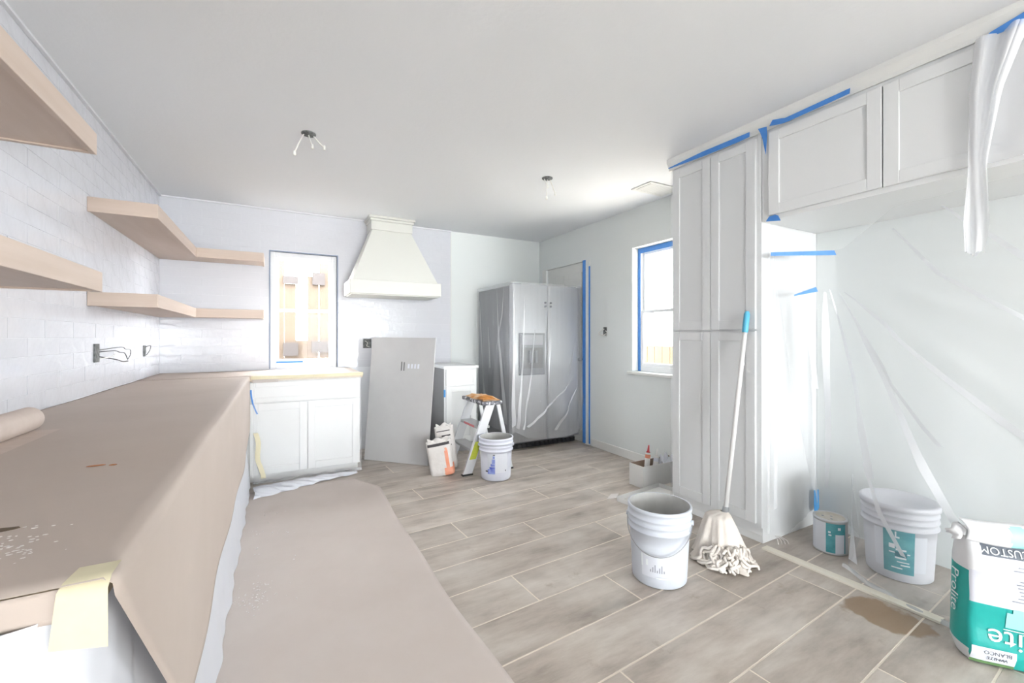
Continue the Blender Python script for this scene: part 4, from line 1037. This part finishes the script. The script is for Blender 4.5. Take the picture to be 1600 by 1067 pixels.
for z, x0, x1, hh in ((.345, -.07, .05, .008), (.30, -.03, .05, .012), (.272, -.02, .045, .006), (.245, -.035, .03, .014), (.215, -.02, .05, .010), (.18, -.03, .04, .008), (.15, -.02, .03, .006)): sheet(b, 8, 1, lambda u, v, x0=x0, x1=x1, z=z, hh=hh: (lerp(x0, x1, u), B2.front(lerp(x0, x1, u), z+v*hh)-.0024, z+v*hh))
obj('print', b, 'grout_dark', t, local=True)
b = NB(); sheet(b, 20, 8, lambda u, v: (lerp(-.07, .07, u), -.02+.04*v+.008*math.sin(12*u), .375+.03*math.sin(v*2.6)+.012*math.sin(11*u+3*v))); md = obj('torn_top', b, 'grout_bag', t, local=True).modifiers.new('thick', 'SOLIDIFY'); md.thickness = .003

# ---------------------------------------------------------------- cardboard box with tubes, flat tray
t = thing('cardboard_box', 'open white cardboard box on the floor by the baseboard', 'box', (2.77, 2.56, 0))
bx0, bx1, by0, by1, bh, th = 2.54, 3.0, 2.485, 2.635, .175, .004
b = NB(); box(b, (bx0, by0, .001), (bx1, by1, .005)); box(b, (bx0, by0, .005), (bx1, by0+th, bh)); box(b, (bx0, by1-th, .005), (bx1, by1, bh)); box(b, (bx0, by0+th, .005), (bx0+th, by1-th, bh)); box(b, (bx1-th, by0+th, .005), (bx1, by1-th, bh)); obj('carton', b, 'cardboard_white', t)
b = NB(); box(b, (bx0+th+.0005, by1-th-.002, .01), (bx1-th-.0005, by1-th-.0005, bh)); box(b, (bx0+th+.0005, by0+th+.0005, .01), (bx0+th+.002, by1-th-.003, bh)); obj('lining', b, 'cardboard_brown', t)
def sealant(x, y, tx, ty, ht, lab, cap):
    t = thing('sealant_tube', lab, 'tube', (x, y, .006)); p = Vector((x, y, .006+.021)); d = Vector((tx, ty, 1)).normalized()
    b = NB(); tube(b, [p, p+d*ht], .0205, 18); obj('cartridge', b, 'tube_white', t)
    b = NB(); tube(b, [p+d*ht, p+d*(ht+.012), p+d*(ht+.06)], [.019, .010, .005], 12); obj('nozzle', b, cap, t)
    b = NB(); tube(b, [p+d*(ht-.045), p+d*(ht-.015)], .0212, 18, caps=False); obj('band', b, 'grout_orange' if cap == 'red_plastic' else 'label_white', t)
sealant(2.66, 2.575, .15, .02, .225, 'white sealant tube with red nozzle standing in the cardboard box', 'red_plastic')
sealant(2.74, 2.565, .22, 0.02, .19, 'plain white sealant tube leaning in the cardboard box', 'tube_white')
def crum(u, v): return (lerp(2.845, 2.985, u), lerp(2.495, 2.622, v), .13+.075*abs(math.sin(5*u+3*v))*math.sin(math.pi*u)+.02*math.sin(17*u-9*v))
b = NB(); sheet(b, 26, 16, crum); o = tag(obj('plastic_wrap', b, 'film_white'), 'crumpled pale plastic wrapper stuffed in the cardboard box', 'wrapper')
t = thing('cardboard_tray', 'flat white cardboard tray on the floor before the cardboard box', 'tray', (2.45, 2.32, 0), (0, 0, .12))
b = NB(); box(b, (-.25, -.11, .001), (.25, .11, .005)); obj('base', b, 'cardboard_white', t, local=True)
for lo, hi in (((-.25, -.11, .005), (.25, -.107, .036)), ((-.25, .107, .005), (.25, .11, .036)), ((-.25, -.107, .005), (-.247, .107, .036)), ((.247, -.107, .005), (.25, .107, .036))): obj('side', box(NB(), lo, hi), 'cardboard_white', t, local=True)
b = NB(); prism(b, [(2.15, 2.46, .001), (2.24, 2.52, .001), (2.30, 2.50, .001), (2.22, 2.44, .001)], (0, 0, .004)); tag(obj('paper_scrap', b, 'plaster'), 'small white paper scrap on the tiles before the cardboard box', 'paper')

# ---------------------------------------------------------------- wiring and vent
def jbox(loc, size, axis, lab, wires, name='junction_box'):
    t = thing(name, lab, 'junction box', loc); x, y, z = loc; a, hh = size
    b = NB()
    if axis == 'x': box(b, (x, y-a/2, z-hh/2), (x+.006, y+a/2, z+hh/2), bev=.001)
    elif axis == '-x': box(b, (x-.006, y-a/2, z-hh/2), (x, y+a/2, z+hh/2), bev=.001)
    elif axis == '-y': box(b, (x-a/2, y-.006, z-hh/2), (x+a/2, y, z+hh/2), bev=.001)
    else: box(b, (x-a/2, y-hh/2, z-.006), (x+a/2, y+hh/2, z), bev=.001)
    obj('box_face', b, 'junction_dark', t)
    for pts, r, m in wires:
        b = NB(); pv = [Vector(p) for p in pts]; sm = []
        for i in range(len(pv)-1):
            p0, p1, p2, p3 = pv[max(i-1, 0)], pv[i], pv[i+1], pv[min(i+2, len(pv)-1)]
            for k in range(6):
                q = k/6; sm.append(.5*((2*p1)+(-p0+p2)*q+(2*p0-5*p1+4*p2-p3)*q*q+(-p0+3*p1-3*p2+p3)*q**3))
        sm.append(pv[-1]); tube(b, sm, r, 6); obj('wire', b, m, t)
X0 = XL+.0005
jbox((X0, 3.30, 1.11), (.075, .105), 'x', 'open wall box with looping wires on the left tiled wall', [
    ([(X0, 3.33, 1.115), (X0+.05, 3.42, 1.12), (X0+.05, 3.52, 1.108), (X0+.05, 3.62, 1.10), (X0+.045, 3.70, 1.06)], .0028, 'wire_black'),
    ([(X0, 3.33, 1.09), (X0+.05, 3.46, 1.065), (X0+.05, 3.58, 1.048), (X0+.05, 3.69, 1.045)], .0034, 'wire_black'),
    ([(X0, 3.33, 1.125), (X0+.06, 3.5, 1.14), (X0+.055, 3.62, 1.125), (X0+.055, 3.72, 1.118), (X0+.05, 3.745, 1.085), (X0+.045, 3.71, 1.055)], .0022, 'wire_black'),
    ([(X0, 3.33, 1.075), (X0+.04, 3.40, 1.085), (X0+.05, 3.44, 1.10)], .0024, 'wire_white')])
jbox((X0, 4.325, 1.095), (.06, .085), 'x', 'small wall box close to the tiled corner', [([(X0, 4.33, 1.12), (X0+.03, 4.36, 1.135), (X0+.03, 4.35, 1.10), (X0+.01, 4.34, 1.06)], .0024, 'wire_black')])
jbox((.86, YB-.0005, 1.135), (.085, .10), '-y', 'wall box beside the top of the grey board', [([(.84, YB-.005, 1.16), (.86, YB-.03, 1.14), (.85, YB-.03, 1.11), (.88, YB-.01, 1.10)], .003, 'wire_white')])
jbox((XR-.0005, 3.53, 1.265), (.05, .085), '-x', 'wall box with bent wires between door and right window', [([(XR-.004, 3.54, 1.29), (XR-.03, 3.60, 1.25), (XR-.02, 3.56, 1.22), (XR-.01, 3.5, 1.24)], .0045, 'wire_white'), ([(XR-.004, 3.52, 1.27), (XR-.03, 3.47, 1.25), (XR-.02, 3.49, 1.215)], .004, 'wire_white')])
def ceiling_box(x, y, lab, ends):
    t = thing('ceiling_box', lab, 'ceiling box', (x, y, H-.012))
    b = NB(); lathe(b, [(.0, .004), (.040, .004), (.042, .006), (.042, .0115)], 24, c=(x, y, H-.012)); obj('box_rim', b, 'junction_dark', t)
    for k, (dx, dy, dz) in enumerate(ends):
        b = NB(); sx = (k-1)*.028; tube(b, [(x+sx, y, H-.012), (x+sx+dx*.5, y+dy*.5, H-.03-dz*.35), (x+sx+dx*.85, y+dy*.85, H-.03-dz*.75), (x+sx+dx, y+dy, H-.02-dz)], .0042, 6); w_ = obj('wire', b, 'wire_white', t)
        b = NB(); e = Vector((x+sx+dx, y+dy, H-.02-dz)); tube(b, [e+Vector((0, 0, .008)), e-Vector((0, 0, .018))], [.006, .009], 8); obj('wire_nut', b, 'wire_white', w_)
ceiling_box(.175, 2.933, 'ceiling light box with three loose wires, nearer the shelves', [(-.05, -.02, .12), (.02, -.02, .06), (.06, -.01, .05)])
ceiling_box(1.877, 2.848, 'ceiling light box with hanging wires, nearer the fridge', [(.03, 0, .04), (-.02, -.02, .14), (.06, 0.02, .08)])
t = thing('ceiling_vent', 'white ceiling air vent with slots near the pantry', 'vent', (2.82, 2.59, H-.012))
vx0, vx1, vy0, vy1 = 2.64, 3.0, 2.50, 2.72
b = NB()
for lo, hi in (((vx0, vy0, H-.010), (vx1, vy0+.025, H-.0005)), ((vx0, vy1-.025, H-.010), (vx1, vy1, H-.0005)), ((vx0, vy0+.025, H-.010), (vx0+.025, vy1-.025, H-.0005)), ((vx1-.025, vy0+.025, H-.010), (vx1, vy1-.025, H-.0005))): box(b, lo, hi, bev=.002)
obj('frame', b, 'trim_paint', t)
obj('duct', box(NB(), (vx0+.025, vy0+.025, H-.0022), (vx1-.025, vy1-.025, H-.0006)), 'junction_dark', t)
for k in range(9):
    x = vx0+.045+k*.033; b = NB(); prism(b, [(x, vy0+.026, H-.0025), (x+.006, vy0+.026, H-.0025), (x+.026, vy0+.026, H-.011), (x+.020, vy0+.026, H-.011)], (0, vy1-vy0-.052, 0)); obj('slat', b, 'trim_paint', t)
